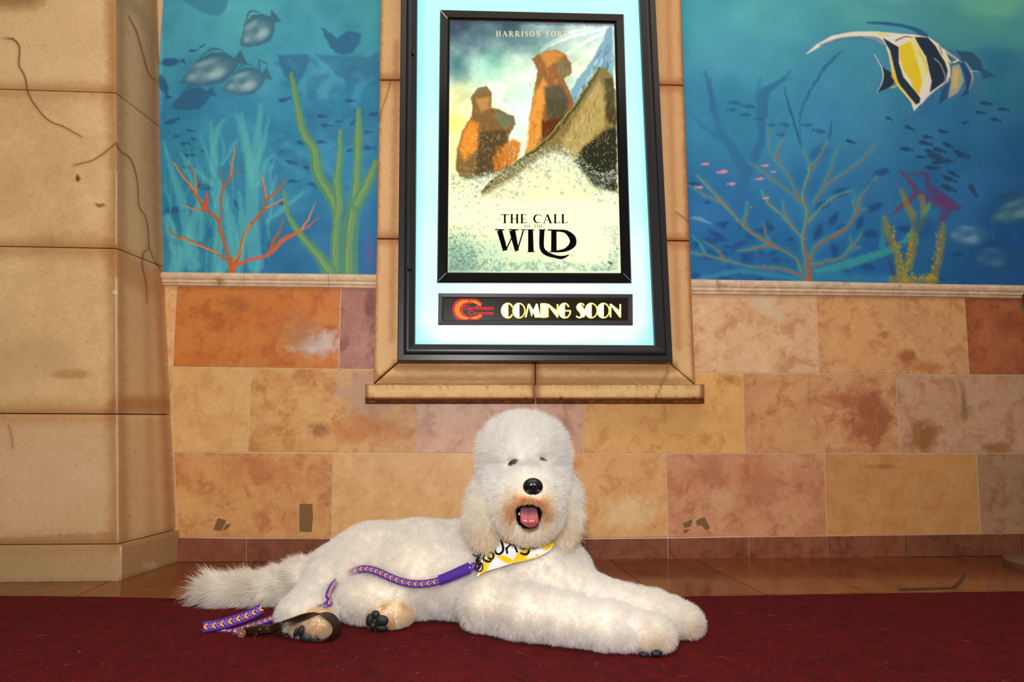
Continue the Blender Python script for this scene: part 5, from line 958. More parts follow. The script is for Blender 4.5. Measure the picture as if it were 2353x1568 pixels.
def build_fur(N, name, lenk=1.0):
    P = sample_surface(N); nrm = normal(P); dg = {g: sd_group(g, P) for g in G}
    names = list(G); near = np.argmin(np.stack([dg[g] for g in names]), 0); isg = lambda *gs: np.isin(near, [names.index(g) for g in gs])
    md = sd_mouth(P); L = np.full(N, .017); D = nrm.copy(); Cc = np.tile(np.array([236., 226, 214]), (N, 1))
    up = np.array([0, 0, 1.]); flow = np.zeros((N, 3)); r = rng.random(N)
    b = isg('body', 'neck'); flow[b] = (-.25, 0, -.30)
    L[isg('neck')] = .022
    lg = isg('leg'); flow[lg] = (.30, -.05, -.15); L[lg] = .0165; h = isg('hind'); flow[h] = (-.1, -.1, -.30); L[h] = .017
    pw = isg('paw'); L[pw] = .016; flow[pw] = (.55, -.15, -.25); hp = isg('hpaw'); L[hp] = .014; flow[hp] = (.1, -.2, -.1)
    tl = isg('tail'); x = P[:, 0]; tt = np.clip((-.30-x)/.45, 0, 1); L[tl] = (.024+.050*tt*r**1.5)[tl]; flow[tl] = np.stack([-1.1-.5*tt, 0*tt, -.06+.45*np.sin(x*55+P[:, 2]*40)], -1)[tl]
    hd = isg('head'); zt = sst(P[:, 2], .36, .47); L[hd] = (.020+.026*zt)[hd]; flow[hd] = np.stack([0*zt, -.05+0*zt, -.35+1.0*zt], -1)[hd]
    # face hair is parted round the eyes and combed away from the nose
    mz = isg('muzzle'); rad = P-noseP; rad /= np.linalg.norm(rad, axis=1)[:, None]+1e-9; dn = np.linalg.norm(P-noseP, axis=1); flow[mz] = (rad*1.0+np.array([0, 0, -.45]))[mz]; L[mz] = np.clip(.006+(dn-.02)*.22, .004, .021)[mz]
    fr = hd & (nrm[:, 1] < -.4) & (P[:, 2] < .40); flow[fr] = (rad*.7+np.array([0, 0, -.1]))[fr]; L[fr] = .017
    er = isg('ear'); flow[er] = (0, -.1, -1.9); L[er] = .029
    for e in eyeP: d = np.linalg.norm((P-e)*np.array([.8, 1, 1.5]), axis=1); L *= np.clip((d-.005)/.012, 0.0, 1)
    
    L *= np.clip((np.linalg.norm(P-noseP, axis=1)-.018)/.02, 0, 1)
    L *= np.clip((md-.0008)/.005, 0, 1); 
    low = sst(P[:, 2], .004, .03); L *= .35+.65*low; flow[:, 2] += .5*(1-low)
    for pts, rad_, fac in FUR_AVOID:
        m = np.ones(N)
        for c0 in range(0, N, 20000):
            d = np.min(np.linalg.norm(P[c0:c0+20000, None]-pts[None], axis=-1), axis=1); m[c0:c0+20000] = fac+(1-fac)*np.clip((d-rad_*.7)/(rad_*.6), 0, 1)
        L *= m
    keep = L > .0022; P, nrm, L, flow, Cc, near, md = P[keep], nrm[keep], L[keep], flow[keep], Cc[keep], near[keep], md[keep]; n = len(P)
    er = er[keep]; mz = mz[keep]; hd = hd[keep]; pw = pw[keep]; hp = hp[keep]; tl = tl[keep]
    cl = wave(P, 230, 1.0)*.15+wave(P, 95, 2.0)*.10+rng.normal(0, .20, (n, 3)); cl[er | mz] *= 2.0; cl[tl] = (wave(P, 60, 5.)*.45+wave(P, 150, 9.)*.35+rng.normal(0, .12, (n, 3)))[tl]
    D = nrm*1.0+flow*.8+cl; D /= np.linalg.norm(D, axis=1)[:, None]
    s = (D*nrm).sum(1); D = D+nrm*np.maximum(.18-s, 0)[:, None]; D /= np.linalg.norm(D, axis=1)[:, None]
    L = L*rng.uniform(.62, 1.22, n)*lenk*np.where(er | mz, rng.uniform(.7, 1.3, n), 1)
    # colour: white body, cream ears, rust-stained moustache, tan paws (real coat colours)
    white = np.array([236, 228, 218.]); cream = np.array([228, 204, 178.]); tan = np.array([196, 146, 100.]); rust = np.array([140, 66, 30.])
    Cc = np.tile(white, (n, 1)); Cm = lambda m, c, a: Cc.__setitem__(m, Cc[m]*(1-a[m][:, None])+c*a[m][:, None])
    ones = np.ones(n); zz = P[:, 2]
    Cm(er, cream, .35+.65*sst(.36-zz, 0, .10)); Cm(er, tan, .45*sst(.28-zz, 0, .06)); Cm(mz, cream, .65*ones); Cm(mz, tan, .5*sst(.275-zz, 0, .05)*(1-sst(md, .03, .06)))
    Cm(mz | hd, rust, .9*(1-sst(md, .006, .030))*sst(zz, .268, .288)); Cm(mz, tan, .6*(1-sst(md, .01, .05))*sst(zz, .25, .27)); Cm(hd & (zz < .33), cream, .45*ones); Cm(pw, tan, .42*sst(.07-zz, 0, .05)+.1); Cm(hp, tan, .6*ones); Cm(hp, rust, .18*(wave(P, 120, 3.)[:, 0] > .2)); Cm(tl, cream, .75*ones); Cm(~(er | mz | hd | pw | hp | tl), cream, .16+.16*wave(P, 9, 6.)[:, 0])
    wv = wave(P, 14, 4.0)[:, 0]; Cc = Cc*(1+.025*wv)[:, None]; Cc = Cc*rng.uniform(.93, 1.04, n)[:, None]
    K = 5; t_ = np.linspace(0, 1, K)[None, :, None]; side = np.cross(D, rng.normal(0, 1, (n, 3))); side /= np.linalg.norm(side, axis=1)[:, None]+1e-9
    bend = (np.array([0, 0, -.14])+side*.16+wave(P, 130, 7.0)*.12)
    pts = P[:, None]-nrm[:, None]*.001+L[:, None, None]*(D[:, None]*t_+bend[:, None]*t_*t_); pts[..., 2] = np.maximum(pts[..., 2], .0085)
    cu = bpy.data.hair_curves.new(name); cu.add_curves([K]*n); cu.points.foreach_set('position', pts.astype(np.float32).ravel())
    rad_ = np.tile(np.array([.00033, .00032, .00028, .00020, .00007], np.float32), n)*np.repeat(np.where(er | tl | mz, rng.uniform(.8, 1.7, n), 1.0), 5).astype(np.float32)
    a = cu.attributes.get('radius') or cu.attributes.new('radius', 'FLOAT', 'POINT'); a.data.foreach_set('value', rad_)
    c4 = np.ones((n, K, 4), np.float32); c4[..., :3] = lin(np.clip(Cc, 0, 255))[:, None]; a = cu.attributes.new('paint', 'FLOAT_COLOR', 'POINT'); a.data.foreach_set('color', c4.ravel())
    m = bpy.data.materials.new('white_fur'); m.use_nodes = True; nt = m.node_tree; nt.nodes.clear(); o = nt.nodes.new('ShaderNodeOutputMaterial'); at = nt.nodes.new('ShaderNodeAttribute'); at.attribute_name = 'paint'
    sn = np.zeros((n, K, 3), np.float32); q_ = nrm*.8+D*.35; q_ /= np.linalg.norm(q_, axis=1)[:, None]; sn[:] = q_[:, None]; a = cu.attributes.new('lie', 'FLOAT_VECTOR', 'POINT'); a.data.foreach_set('vector', sn.ravel()); an = nt.nodes.new('ShaderNodeAttribute'); an.attribute_name = 'lie'
    hb = nt.nodes.new('ShaderNodeBsdfHairPrincipled'); hb.model = 'CHIANG'; hb.parametrization = 'COLOR'; nt.links.new(at.outputs['Color'], hb.inputs['Color'])
    hb.inputs['Roughness'].default_value = .70; hb.inputs['Radial Roughness'].default_value = .95; hb.inputs['Coat'].default_value = 0.0; hb.inputs['Random Roughness'].default_value = .1
    nt.links.new(hb.outputs[0], o.inputs[0])
    cu.materials.append(m); ob = bpy.data.objects.new(name, cu); COL.objects.link(ob); ob.parent = dog; ob.matrix_parent_inverse = Matrix.Translation(dog.location).inverted(); ob['kind'] = 'stuff'; return ob
# ---- face: nose, eyes, mouth, tongue, teeth
wetblack = mat('wet_black_nose', (9, 8, 10), .22, 0, .6); t = NT(wetblack); t.bump(t.noise(520, 2), .35, .0008)
V = []; Fc = []; NU, NV = 40, 24; nc = cast(1224.5, 1121, .004)
for j in range(NV+1):
    th = math.pi*j/NV
    for i in range(NU):
        ph = 2*math.pi*i/NU; x = math.sin(th)*math.cos(ph); y = math.sin(th)*math.sin(ph); z = math.cos(th)
        w = 1.0 if z > 0 else 1-.30*abs(z)**1.2; p = np.array([x*.0235*w, y*.016, z*.0205+(.002 if z > 0 else 0)])
        if y < 0:
            for sx in (-1, 1):
                d = math.hypot((x-sx*.46)/.26, (z+.18)/.24); dent = max(0, 1-d*d); p[1] += .0125*dent
            p[1] += .003*math.exp(-(x/.09)**2)*(1 if z < .2 else .3)
        V.append(nc+p)
for j in range(NV):
    for i in range(NU): Fc.append((j*NU+i, j*NU+(i+1) % NU, (j+1)*NU+(i+1) % NU, (j+1)*NU+i))
link('nose', mesh('nose', V, Fc, True), wetblack, dog)
def blobmesh(name, c, r, m, rot=None, sub=3, parent=None, fnn=None):
    bm = bmesh.new(); bmesh.ops.create_icosphere(bm, subdivisions=sub, radius=1)
    R = rot or Matrix.Identity(3)
    for v in bm.verts:
        if fnn: v.co = fnn(v.co)
        v.co = R @ Vector((v.co.x*r[0], v.co.y*r[1], v.co.z*r[2])) + Vector(tuple(c))
    return link(name, bm_mesh(name, bm, True), m, parent if parent is not None else dog)
eyem = mat('dark_eye', (10, 7, 6), .07, 0, .6)
e0, e1 = eyeP
blobmesh('eye', e0+np.array([0, .0015, 0]), (.0155, .0075, .0070), eyem, Matrix.Rotation(-.50, 3, 'Y'))
blobmesh('eye', e1+np.array([.001, .003, 0]), (.012, .006, .0045), eyem, Matrix.Rotation(.45, 3, 'Y'))
# tongue
tg_u = mat('tongue', (190, 90, 98), .32, 0, .5)
T0 = [(1214, 1163, -.862), (1215, 1170, -.885), (1215, 1178, -.905), (1216, 1186, -.918), (1217, 1195, -.925), (1218, 1203, -.926), (1218.5, 1209, -.920)]
Tw = [.017, .0185, .0195, .0205, .0212, .0195, .0100]
cl_ = np.array([onY(*p) for p in smooth_pts(T0, 5)]); n = len(cl_); wv_ = np.interp(np.linspace(0, 1, n), np.linspace(0, 1, 7), Tw); V = []; C = []; M_ = 16
for i in range(n):
    tng = cl_[min(i+1, n-1)]-cl_[max(i-1, 0)]; tng /= np.linalg.norm(tng); nn = np.cross(tng, [1, 0, 0]); nn /= np.linalg.norm(nn); nn *= -1 if nn[1] > 0 else 1; f = i/(n-1)
    for j in range(M_*2):
        a = 2*math.pi*j/(M_*2); s = math.cos(a); top = math.sin(a); h = .0042*top; 
        if top > 0: h -= .0028*math.exp(-(s/.16)**2)*(1-sst(f, .75, 1.0)); h += .0035*abs(s)**3*math.sin(min(f*1.6, 1)*math.pi)
        V.append(cl_[i]+np.array([1, 0, 0])*s*wv_[i]+nn*h); k = float(sst(f, .42, .62)); C.append(lin((136, 86, 94))*(1-k)+lin((172, 74, 82))*k)
k = M_*2; Fc = [(i*k+j, i*k+(j+1) % k, (i+1)*k+(j+1) % k, (i+1)*k+j) for i in range(n-1) for j in range(k)]+[tuple(range(k))[::-1], tuple(range((n-1)*k, n*k))]
tm = paint_mat('tongue_wet', .3, .05, 420, .2, .5); link('tongue', mesh('tongue', V, Fc, True, np.array(C)), tm, dog)
tooth = mat('tooth', (226, 214, 190), .3)
for (u, v, s, L_) in ((1190, 1162, 1, .008), (1193, 1181, -1, .006)):
    c = onY(u, v, -.888); bm = bmesh.new(); bmesh.ops.create_cone(bm, cap_ends=True, segments=10, radius1=.0028, radius2=.0006, depth=L_, matrix=Matrix.Translation(c) @ Matrix.Rotation(math.pi if s > 0 else 0, 4, 'X')); link('tooth', bm_mesh('tooth', bm, True), tooth, dog)
lipm = mat('black_lip', (20, 14, 15), .35)
# dark lower lip roll round the mouth opening
lp = [cast(u, v, -.0005) for u, v in ((1184, 1162), (1186, 1178), (1192, 1194), (1202, 1206), (1216, 1212), (1231, 1209), (1242, 1197), (1246, 1180), (1247, 1164))]
def tube(pts, r, seg=8, closed=False, caps=True):
    P = np.array(pts, float); n = len(P); rr = np.full(n, r) if np.isscalar(r) else np.interp(np.linspace(0, 1, n), np.linspace(0, 1, len(r)), r); V = []; up = np.array([0, -1., .01])
    for i in range(n):
        a, b = (P[(i-1) % n], P[(i+1) % n]) if closed else (P[max(i-1, 0)], P[min(i+1, n-1)]); d = b-a; d /= np.linalg.norm(d)+1e-12; s = np.cross(d, up); s /= np.linalg.norm(s)+1e-9; w = np.cross(s, d)
        for j in range(seg): q = 2*math.pi*j/seg; V.append(P[i]+rr[i]*(s*math.cos(q)+w*math.sin(q)))
    m = n if closed else n-1; Fc = [(i*seg+j, i*seg+(j+1) % seg, ((i+1) % n)*seg+(j+1) % seg, ((i+1) % n)*seg+j) for i in range(m) for j in range(seg)]
    if not closed and caps: Fc += [tuple(range(seg))[::-1], tuple(range((n-1)*seg, n*seg))]
    return np.array(V), Fc
V, Fc = tube(smooth_pts(lp, 4), [.0005, .0014, .0024, .0014, .0005], 10); link('lip', mesh('lip', V, Fc, True), lipm, dog)
# ---- paw pads
padm = mat('black_paw_pad', (22, 23, 26), .55, 0, .5); t = NT(padm); t.bump(t.noise(500, 3), .5, .001)
for u, v, ru, rv, rot, d in [(851, 1423, 9, 14, .2, .003), (864, 1411, 10, 10, 0, .004), (879, 1424, 15, 12, .2, .006), (878, 1441, 14, 8, .1, .004), (858, 1436, 8, 9, 0, .002),
                           (694, 1448, 8, 12, .2, .002), (704, 1463, 13, 11, .2, .005), (722, 1467, 13, 9, -.2, .004), (682, 1452, 5, 10, .3, .0)]:
    c = cast(u, v, .004); s = (c[1]+CD)/F; blobmesh('paw_pad', c+np.array([0, -.006-d*.5, max(0, .009-c[2])]), (ru*s*.95, .007, rv*s*.95), padm, Matrix.Rotation(rot, 3, 'Y'))
for u, v, ru, rv in [(1478, 1502, 12, 7), (1506, 1500, 14, 8), (1580, 1480, 12, 7), (1592, 1471, 8, 7)]:
    c = cast(u, v-4, .002); s = (c[1]+CD)/F; blobmesh('claw', c+np.array([0, -.008, -.002]), (ru*s, .010, rv*s), padm)
# ================================================================== BANDANA
def sdf_bare(P):
    d = sd_group('body', P)
    for g, k in (('neck', .05), ('leg', .035)): d = smin(d, sd_group(g, P), k)
    return d
def cast_bare(u, v, off):
    d = ray(u, v); d = d/np.linalg.norm(d, axis=-1, keepdims=True); t_ = np.full(d.shape[:-1], 1.1)
    for _ in range(60): P = CAM+d*t_[..., None]; s = sdf_bare(P)-off; t_ = t_+np.clip(s*.7, -.02, .1)
    return CAM+d*t_[..., None]
zb = lambda x, y: (1050+x/3.92, 940+y/3.92)
cb = Canvas((120, 1080), (820, 460), 1.6, (240, 240, 242)); YB = (250, 204, 20)
cb.poly([(300, 1060), (395, 1130), (430, 1180), (520, 1215), (600, 1222), (720, 1225), (800, 1205), (880, 1150), (900, 1060)], (232, 184, 24), 3); cb.stroke([(385, 1150), (440, 1198), (520, 1228)], [14, 20, 10], (214, 160, 16), 3)
cb.poly([(735, 1235), (800, 1228), (900, 1150), (900, 1200), (850, 1252), (800, 1276), (770, 1262)], YB, 2); cb.poly([(345, 1325), (420, 1318), (520, 1368), (470, 1395), (430, 1385)], YB, 2); cb.poly([(500, 1372), (540, 1310), (590, 1262), (690, 1258), (650, 1300), (612, 1358), (560, 1372)], YB, 2)
cb.poly([(160, 1530), (200, 1500), (250, 1380), (310, 1368), (280, 1420), (250, 1470), (200, 1500)], YB, 2); cb.poly([(225, 1480), (262, 1400), (308, 1375), (262, 1468)], YB, 2); cb.poly([(700, 1325), (722, 1305), (745, 1318), (720, 1330)], YB, 2); cb.poly([(280, 1290), (330, 1280), (345, 1325), (300, 1365), (268, 1370)], YB, 2)
cb.poly([(460, 1380), (600, 1350), (700, 1335), (700, 1365), (500, 1390)], (248, 200, 30), 4, .8)
BL = (14, 14, 16)
for pts, w in (([(256, 1300), (244, 1330), (238, 1352), (262, 1370), (290, 1374), (310, 1366)], [12, 13, 13, 16, 14, 10]), ([(232, 1400), (240, 1365)], [3, 5]), (arc(305, 1322, 25, 29, 0, 360, 14), 15), ([(396, 1186), (408, 1220), (416, 1262), (404, 1292), (378, 1308), (350, 1296), (344, 1268)], [20, 19, 18, 18, 17, 16, 14]), ([(444, 1252), (452, 1298)], 16), ([(450, 1262), (464, 1236), (490, 1222), (516, 1232)], [10, 14, 15, 13]), ([(512, 1226), (528, 1255), (542, 1288)], 15), ([(566, 1222), (574, 1250), (602, 1262), (632, 1248), (640, 1224)], [14, 16, 17, 15, 12]), ([(636, 1216), (648, 1262), (640, 1296), (612, 1310), (576, 1300)], [14, 15, 17, 17, 12]), ([(652, 1222), (664, 1246), (692, 1256), (716, 1244), (724, 1226)], [12, 14, 15, 13, 10])):
    cb.stroke(pts, [x*1.25 for x in w] if isinstance(w, list) else w*1.25, BL, 1.2, 1.0)
cb.stroke([(300, 1432), (480, 1376), (640, 1330)], 3, (214, 206, 200), 2, .6); cb.blob(300, 1420, 30, 14, (232, 226, 224), .5)
topc = [(360, 1100), (400, 1120), (440, 1150), (520, 1185), (600, 1200), (720, 1205), (790, 1180), (840, 1150), (893, 1140)]; botc = [(178, 1512), (262, 1462), (380, 1426), (500, 1388), (610, 1366), (700, 1342), (780, 1306), (846, 1262), (896, 1172)]
def curve_at(c, s): return np.array([(np.interp(s, np.linspace(0, 1, len(c)), [p[0] for p in c])), (np.interp(s, np.linspace(0, 1, len(c)), [p[1] for p in c]))])
# left border of the cloth runs down from under the ear to the hanging tip
NS, NTT = 300, 120; UV = np.zeros((NTT+1, NS+1, 2)); tc = smooth_pts([(246, 1285), (300, 1235), (345, 1160)]+topc[2:], 6); bc = smooth_pts(botc, 6)
for i in range(NS+1):
    a = curve_at(tc, (i/NS)); b = curve_at(bc, i/NS)
    for j in range(NTT+1): UV[j, i] = a*(1-j/NTT)+b*j/NTT
u = 1050+UV[..., 0]/3.92; v = 940+UV[..., 1]/3.92; PB = cast_bare(u, v, .0165); jj = np.linspace(0, 1, NTT+1)[:, None]; ii_ = np.linspace(0, 1, NS+1)[None]
PB = PB+np.stack([0*u, -.0022*np.sin(jj*9+ii_*14)*np.sin(jj*3.14)-.0015, 0*u], -1); Vb = PB.reshape(-1, 3); nb_ = np.cross(PB[1:, :-1]-PB[:-1, :-1], PB[:-1, 1:]-PB[:-1, :-1]).mean((0, 1)); nb_ /= np.linalg.norm(nb_); nb_ *= -1 if nb_[1] < 0 else 1
i = np.arange(NTT)[:, None]*(NS+1)+np.arange(NS)[None]; Fq = np.stack([i, i+NS+1, i+NS+2, i+1], -1).reshape(-1, 4); nV = len(Vb)
bi = np.concatenate([np.arange(NS+1), np.arange(1, NTT+1)*(NS+1)+NS, (NTT*(NS+1)+np.arange(NS))[::-1], (np.arange(1, NTT)*(NS+1))[::-1]]); kk = len(bi); j_ = np.arange(kk)
Fall = np.concatenate([Fq, Fq[:, ::-1]+nV, np.stack([bi, bi[(j_+1) % kk], nV+bi[(j_+1) % kk], nV+bi], -1)]); cc = lin(np.clip(cb.sample(UV[..., 0].ravel(), UV[..., 1].ravel()), 0, 255))
bmt = paint_mat('cotton_print', .8, .04, 600, .12, .2); ban = link('bandana', mesh('bandana', np.concatenate([Vb, Vb+nb_*.0015]), Fall, True, np.concatenate([cc, cc])), bmt); tag(ban, 'yellow and white striped bandana with black lettering, tied round the dog\'s neck', 'bandana')
FUR_AVOID.append((Vb[::101], .012, .12))
# ================================================================== LEASH
purple = mat('purple_cord', (78, 36, 150), .55, 0, .4); lav = mat('lavender_cord', (128, 104, 180), .5, 0, .4); ocord = mat('orange_cord', (236, 160, 84), .45, 0, .5); leather = mat('dark_brown_leather', (44, 26, 20), .42, 0, .5); t = NT(leather); t.bump(t.noise(300, 4), .2, .001)
bronze = mat('dark_bronze', (52, 42, 34), .3, .9); brass = mat('brass', (150, 112, 58), .25, 1.0); copper = mat('copper_button', (150, 100, 64), .45, .3); turq = mat('turquoise', (90, 190, 210), .3)
leash = tag(empty('dog_leash', (-.3, -.83, 0)), 'braided purple dog leash with orange and lavender strands and a dark leather hand loop', 'leash')
ico = bmesh.new(); bmesh.ops.create_icosphere(ico, subdivisions=2, radius=1); IV = np.array([v.co[:] for v in ico.verts]); IF = [tuple(v.index for v in f.verts) for f in ico.faces]; ico.free()
def resample(P, step):
    P = np.array(P, float); s = np.concatenate([[0], np.cumsum(np.linalg.norm(np.diff(P[:, :3], axis=0), axis=1))]); n = max(2, int(s[-1]/step)); q = np.linspace(0, s[-1], n+1); return np.stack([np.interp(q, s, P[:, i]) for i in range(P.shape[1])], 1)
def braid(pts, nrms, width, pitch=.0078, ph=0):
    P = resample(np.concatenate([np.array(pts), np.array(nrms)], 1), pitch); N_ = P[:, 3:]/np.linalg.norm(P[:, 3:], axis=1)[:, None]; P = P[:, :3]; parts = {'p': [], 'o': [], 'l': []}; off = {'p': 0, 'o': 0, 'l': 0}
    def lump(key, c, ax_, rx, ry, rz, nn): 
        a = ax_/np.linalg.norm(ax_); b = np.cross(nn, a); b /= np.linalg.norm(b); w = np.cross(a, b); parts[key].append((IV[:, :1]*rx*a+IV[:, 1:2]*ry*b+IV[:, 2:]*rz*w+c, IF))
    for i in range(len(P)):
        T = P[min(i+1, len(P)-1)]-P[max(i-1, 0)]; T /= np.linalg.norm(T); Nn = N_[i]-T*(N_[i]@T); Nn /= np.linalg.norm(Nn); B = np.cross(Nn, T)
        for side in (-1, 1):
            lump('o' if (i+ph) % 2 == 0 else 'l', P[i]+B*side*width*.125+Nn*.0028, T*.8+B*side*.55*-1, pitch*.76, width*.115, .0024, Nn)
            for h in (0, .5): lump('p', P[i]+T*pitch*h+B*side*width*.35, T*.85-B*side*.45, pitch*.66, width*.165, .0032, Nn)
            lump('p', P[i]-Nn*.0005+B*side*width*.12, T, pitch*.8, width*.2, .0022, Nn)
    for key, nm, m in (('p', 'purple_strands', purple), ('o', 'orange_strands', ocord), ('l', 'lavender_strands', lav)):
        if parts[key]:
            V, Fc, _ = join_meshes(parts[key]); o = link(nm, mesh(nm, V, Fc, True), m, leash); o['kind'] = 'stuff'
    return P
# over the dog's side, sinking into the fur
pA = smooth_pts([(1012, 1335), (985, 1341), (955, 1343), (925, 1338), (900, 1329), (878, 1319), (858, 1311), (838, 1308), (822, 1311), (806, 1318)], 5)
offs = np.interp(np.linspace(0, 1, len(pA)), [0, .45, .72, .86, 1], [.022, .018, .0135, .008, .000]); PA = np.array([cast(u, v, o) for (u, v), o in zip(pA, offs)])
for _ in range(3): PA[1:-1] = (PA[:-2]+PA[1:-1]*2+PA[2:])/4
NA = normal(PA)+np.array([0, -.8, .25]); braid(PA, NA, .0165)
pB = smooth_pts([(772, 1338), (764, 1347), (757, 1360), (754, 1372), (759, 1382), (750, 1391), (738, 1396)], 5); offs = np.interp(np.linspace(0, 1, len(pB)), [0, .3, .5, .75, 1], [.002, .012, .016, .014, .002]); PBb = np.array([cast(u, v, o) for (u, v), o in zip(pB, offs)])
braid(PBb, normal(PBb)+np.array([.9, -.5, 0]), .014)
FUR_AVOID.append((PA[:28:2], .009, .5))
# wrapped grip next to the clasp
pW = smooth_pts([(1010, 1334), (1030, 1327), (1055, 1316), (1078, 1306)], 8); PW = np.array([cast(u, v, .024) for u, v in pW]); PW = resample(PW, .0028); parts = []
for i in range(len(PW)):
    T = PW[min(i+1, len(PW)-1)]-PW[max(i-1, 0)]; T /= np.linalg.norm(T); Nn = normal(PW[i])+np.array([0, -.8, .1]); Nn -= T*(Nn@T); Nn /= np.linalg.norm(Nn); B = np.cross(Nn, T); a = np.linspace(0, 2*math.pi, 17)[:-1]; rg = [PW[i]+B*math.cos(q)*.0125*(.84+.16*i/len(PW))+Nn*math.sin(q)*.0055+T*.0006*math.sin(q) for q in a]; parts.append(tube(rg, .00165, 6, True))
V, Fc, _ = join_meshes(parts); link('wrapped_grip', mesh('wrapped_grip', V, Fc, True), purple, leash)['kind'] = 'stuff'
V, Fc = tube(PW, .0062, 10); link('grip_core', mesh('grip_core', V, Fc, True), purple, leash)
PE = np.array([cast(u, v, .024) for u, v in smooth_pts([(1078, 1306), (1088, 1302), (1097, 1301)], 4)]); braid(PE, normal(PE)+np.array([0, -.8, .1]), .017, .0085)
# snap hook
hk = [cast_bare(u, v, .028) for u, v in ((1099, 1306), (1102, 1297), (1097, 1290), (1099, 1280), (1103, 1270), (1104, 1262))]
V, Fc = tube(smooth_pts(hk, 4), [.0022, .0045, .0050, .0040, .0046, .0030], 10); sh = link('snap_hook', mesh('snap_hook', V, Fc, True), bronze, leash)
rg = [cast_bare(1101, 1303, .030)+np.array([.0085*math.cos(a), -.001, .0105*math.sin(a)]) for a in np.linspace(0, 2*math.pi, 25)[:-1]]; V, Fc = tube(rg, .0016, 8, True); link('swivel_ring', mesh('swivel_ring', V, Fc, True), bronze, leash)
c = cast_bare(1091, 1279, .032); V, Fc = tube([c+np.array([-.006, 0, .006]), c+np.array([0, -.001, .001]), c+np.array([.008, 0, .001])], .0016, 8); link('hook_lever', mesh('hook_lever', V, Fc, True), bronze, leash)
# braid on the carpet: strand from under the leg, and the free bight
def gpt(u, v, z): return onZ(u, v, z)
g1 = [gpt(*p) for p in smooth_pts([(662, 1405, .018), (640, 1416, .016), (610, 1428, .014), (580, 1438, .013), (556, 1447, .012), (540, 1452, .010)], 5)]; braid(g1, [np.array([.1, -.75, .65])]*len(g1), .0165)
g2 = [onY(u, v, Y) for u, v, Y in smooth_pts([(598, 1401, -.770), (593, 1404, -.776), (570, 1415, -.782), (545, 1424, -.790), (520, 1432, -.797), (495, 1438, -.800), (473, 1441, -.803)], 5)]; n2_ = [np.array([.05+.25*(i < 3), -.93, .35]) for i in range(len(g2))]
braid(g2, n2_, .0235, .0085)
g3 = [gpt(*p) for p in smooth_pts([(474, 1447, .006), (500, 1450, .006), (530, 1452, .006), (552, 1452, .008)], 5)]; braid(g3, [np.array([0, -.3, .95])]*len(g3), .014)
# leather hand loop
def strap(pts, wdirs, w, th, m, name, parent):
    n = len(pts); P = np.array(pts); V = []
    for i in range(n):
        T = P[min(i+1, n-1)]-P[max(i-1, 0)]; T /= np.linalg.norm(T); B = np.array(wdirs[i], float); B -= T*(B@T); B /= np.linalg.norm(B); Nn = np.cross(T, B)
        for a, b in ((-1, -1), (-.92, -1.15), (.92, -1.15), (1, -1), (1, 1), (.92, 1.15), (-.92, 1.15), (-1, 1)): V.append(P[i]+B*a*w/2+Nn*b*th/2)
    k = 8; Fc = [(i*k+j, i*k+(j+1) % k, (i+1)*k+(j+1) % k, (i+1)*k+j) for i in range(n-1) for j in range(k)]+[tuple(range(k))[::-1], tuple(range((n-1)*k, n*k))]
    return link(name, mesh(name, V, Fc, True), m, parent)
lp = [(560, 1453, -.825, 0), (590, 1448, -.838, 0), (630, 1443, -.850, .1), (670, 1430, -.872, .3), (700, 1418, -.888, .5), (728, 1411, -.896, .8), (752, 1415, -.896, 1), (768, 1427, -.894, 1), (774, 1443, -.892, 1), (768, 1460, -.890, 1), (750, 1473, -.890, .9), (725, 1480, -.885, .7), (700, 1477, -.872, .5), (670, 1467, -.855, .3), (640, 1458, -.842, .1), (610, 1453, -.834, 0), (585, 1451, -.830, 0)]
lps = smooth_pts(lp, 5); PL = np.array([onY(a, b, c_) for a, b, c_, _ in lps]); PL[:, 2] = np.maximum(PL[:, 2], .0085)
strap(PL, [np.array([-.85*k_, -.55*k_-.15, .8*(1-k_)+.10]) for *_, k_ in lps], .019, .0032, leather, 'hand_loop', leash)
strap(np.array([onY(560, 1456, -.832), onY(580, 1454, -.836), onY(600, 1451, -.840), onY(625, 1447, -.846)])+np.array([0, -.004, .004]), [np.array([0, -.2, 1.])]*4, .019, .004, leather, 'loop_tab', leash)
def disc(name, c, r, th, m, tilt=(0, -1, .15), parent=None):
    bm = bmesh.new(); q = Vector(tilt).to_track_quat('Z', 'Y').to_matrix().to_4x4(); bmesh.ops.create_cone(bm, cap_ends=True, segments=28, radius1=r, radius2=r*.9, depth=th, matrix=Matrix.Translation(c) @ q); bmesh.ops.bevel(bm, geom=[e for e in bm.edges if len(e.link_faces) == 2 and e.calc_face_angle(0) > .8], offset=th*.3, segments=2, affect='EDGES')
    return link(name, bm_mesh(name, bm), m, parent)
bc_ = onY(555, 1456, -.842); bt = disc('button', bc_, .0108, .003, copper, (-.25, -1, .2), leash); disc('button_eye', bc_+np.array([-.0006, -.0018, .0003]), .0022, .001, turq, (-.25, -1, .2), bt)
rc = onY(583, 1452, -.852); rg = [rc+np.array([.0055*math.cos(a), .004*math.cos(a), .0165*math.sin(a)]) for a in np.linspace(.35*math.pi, 1.9*math.pi, 26)]; V, Fc = tube(rg, .0013, 8); link('brass_ring', mesh('brass_ring', V, Fc, True), brass, leash)
for u, v in ((597, 1447), (614, 1446)): disc('stud', onY(u, v, -.855), .0032, .0016, brass, (0, -1, .2), leash)
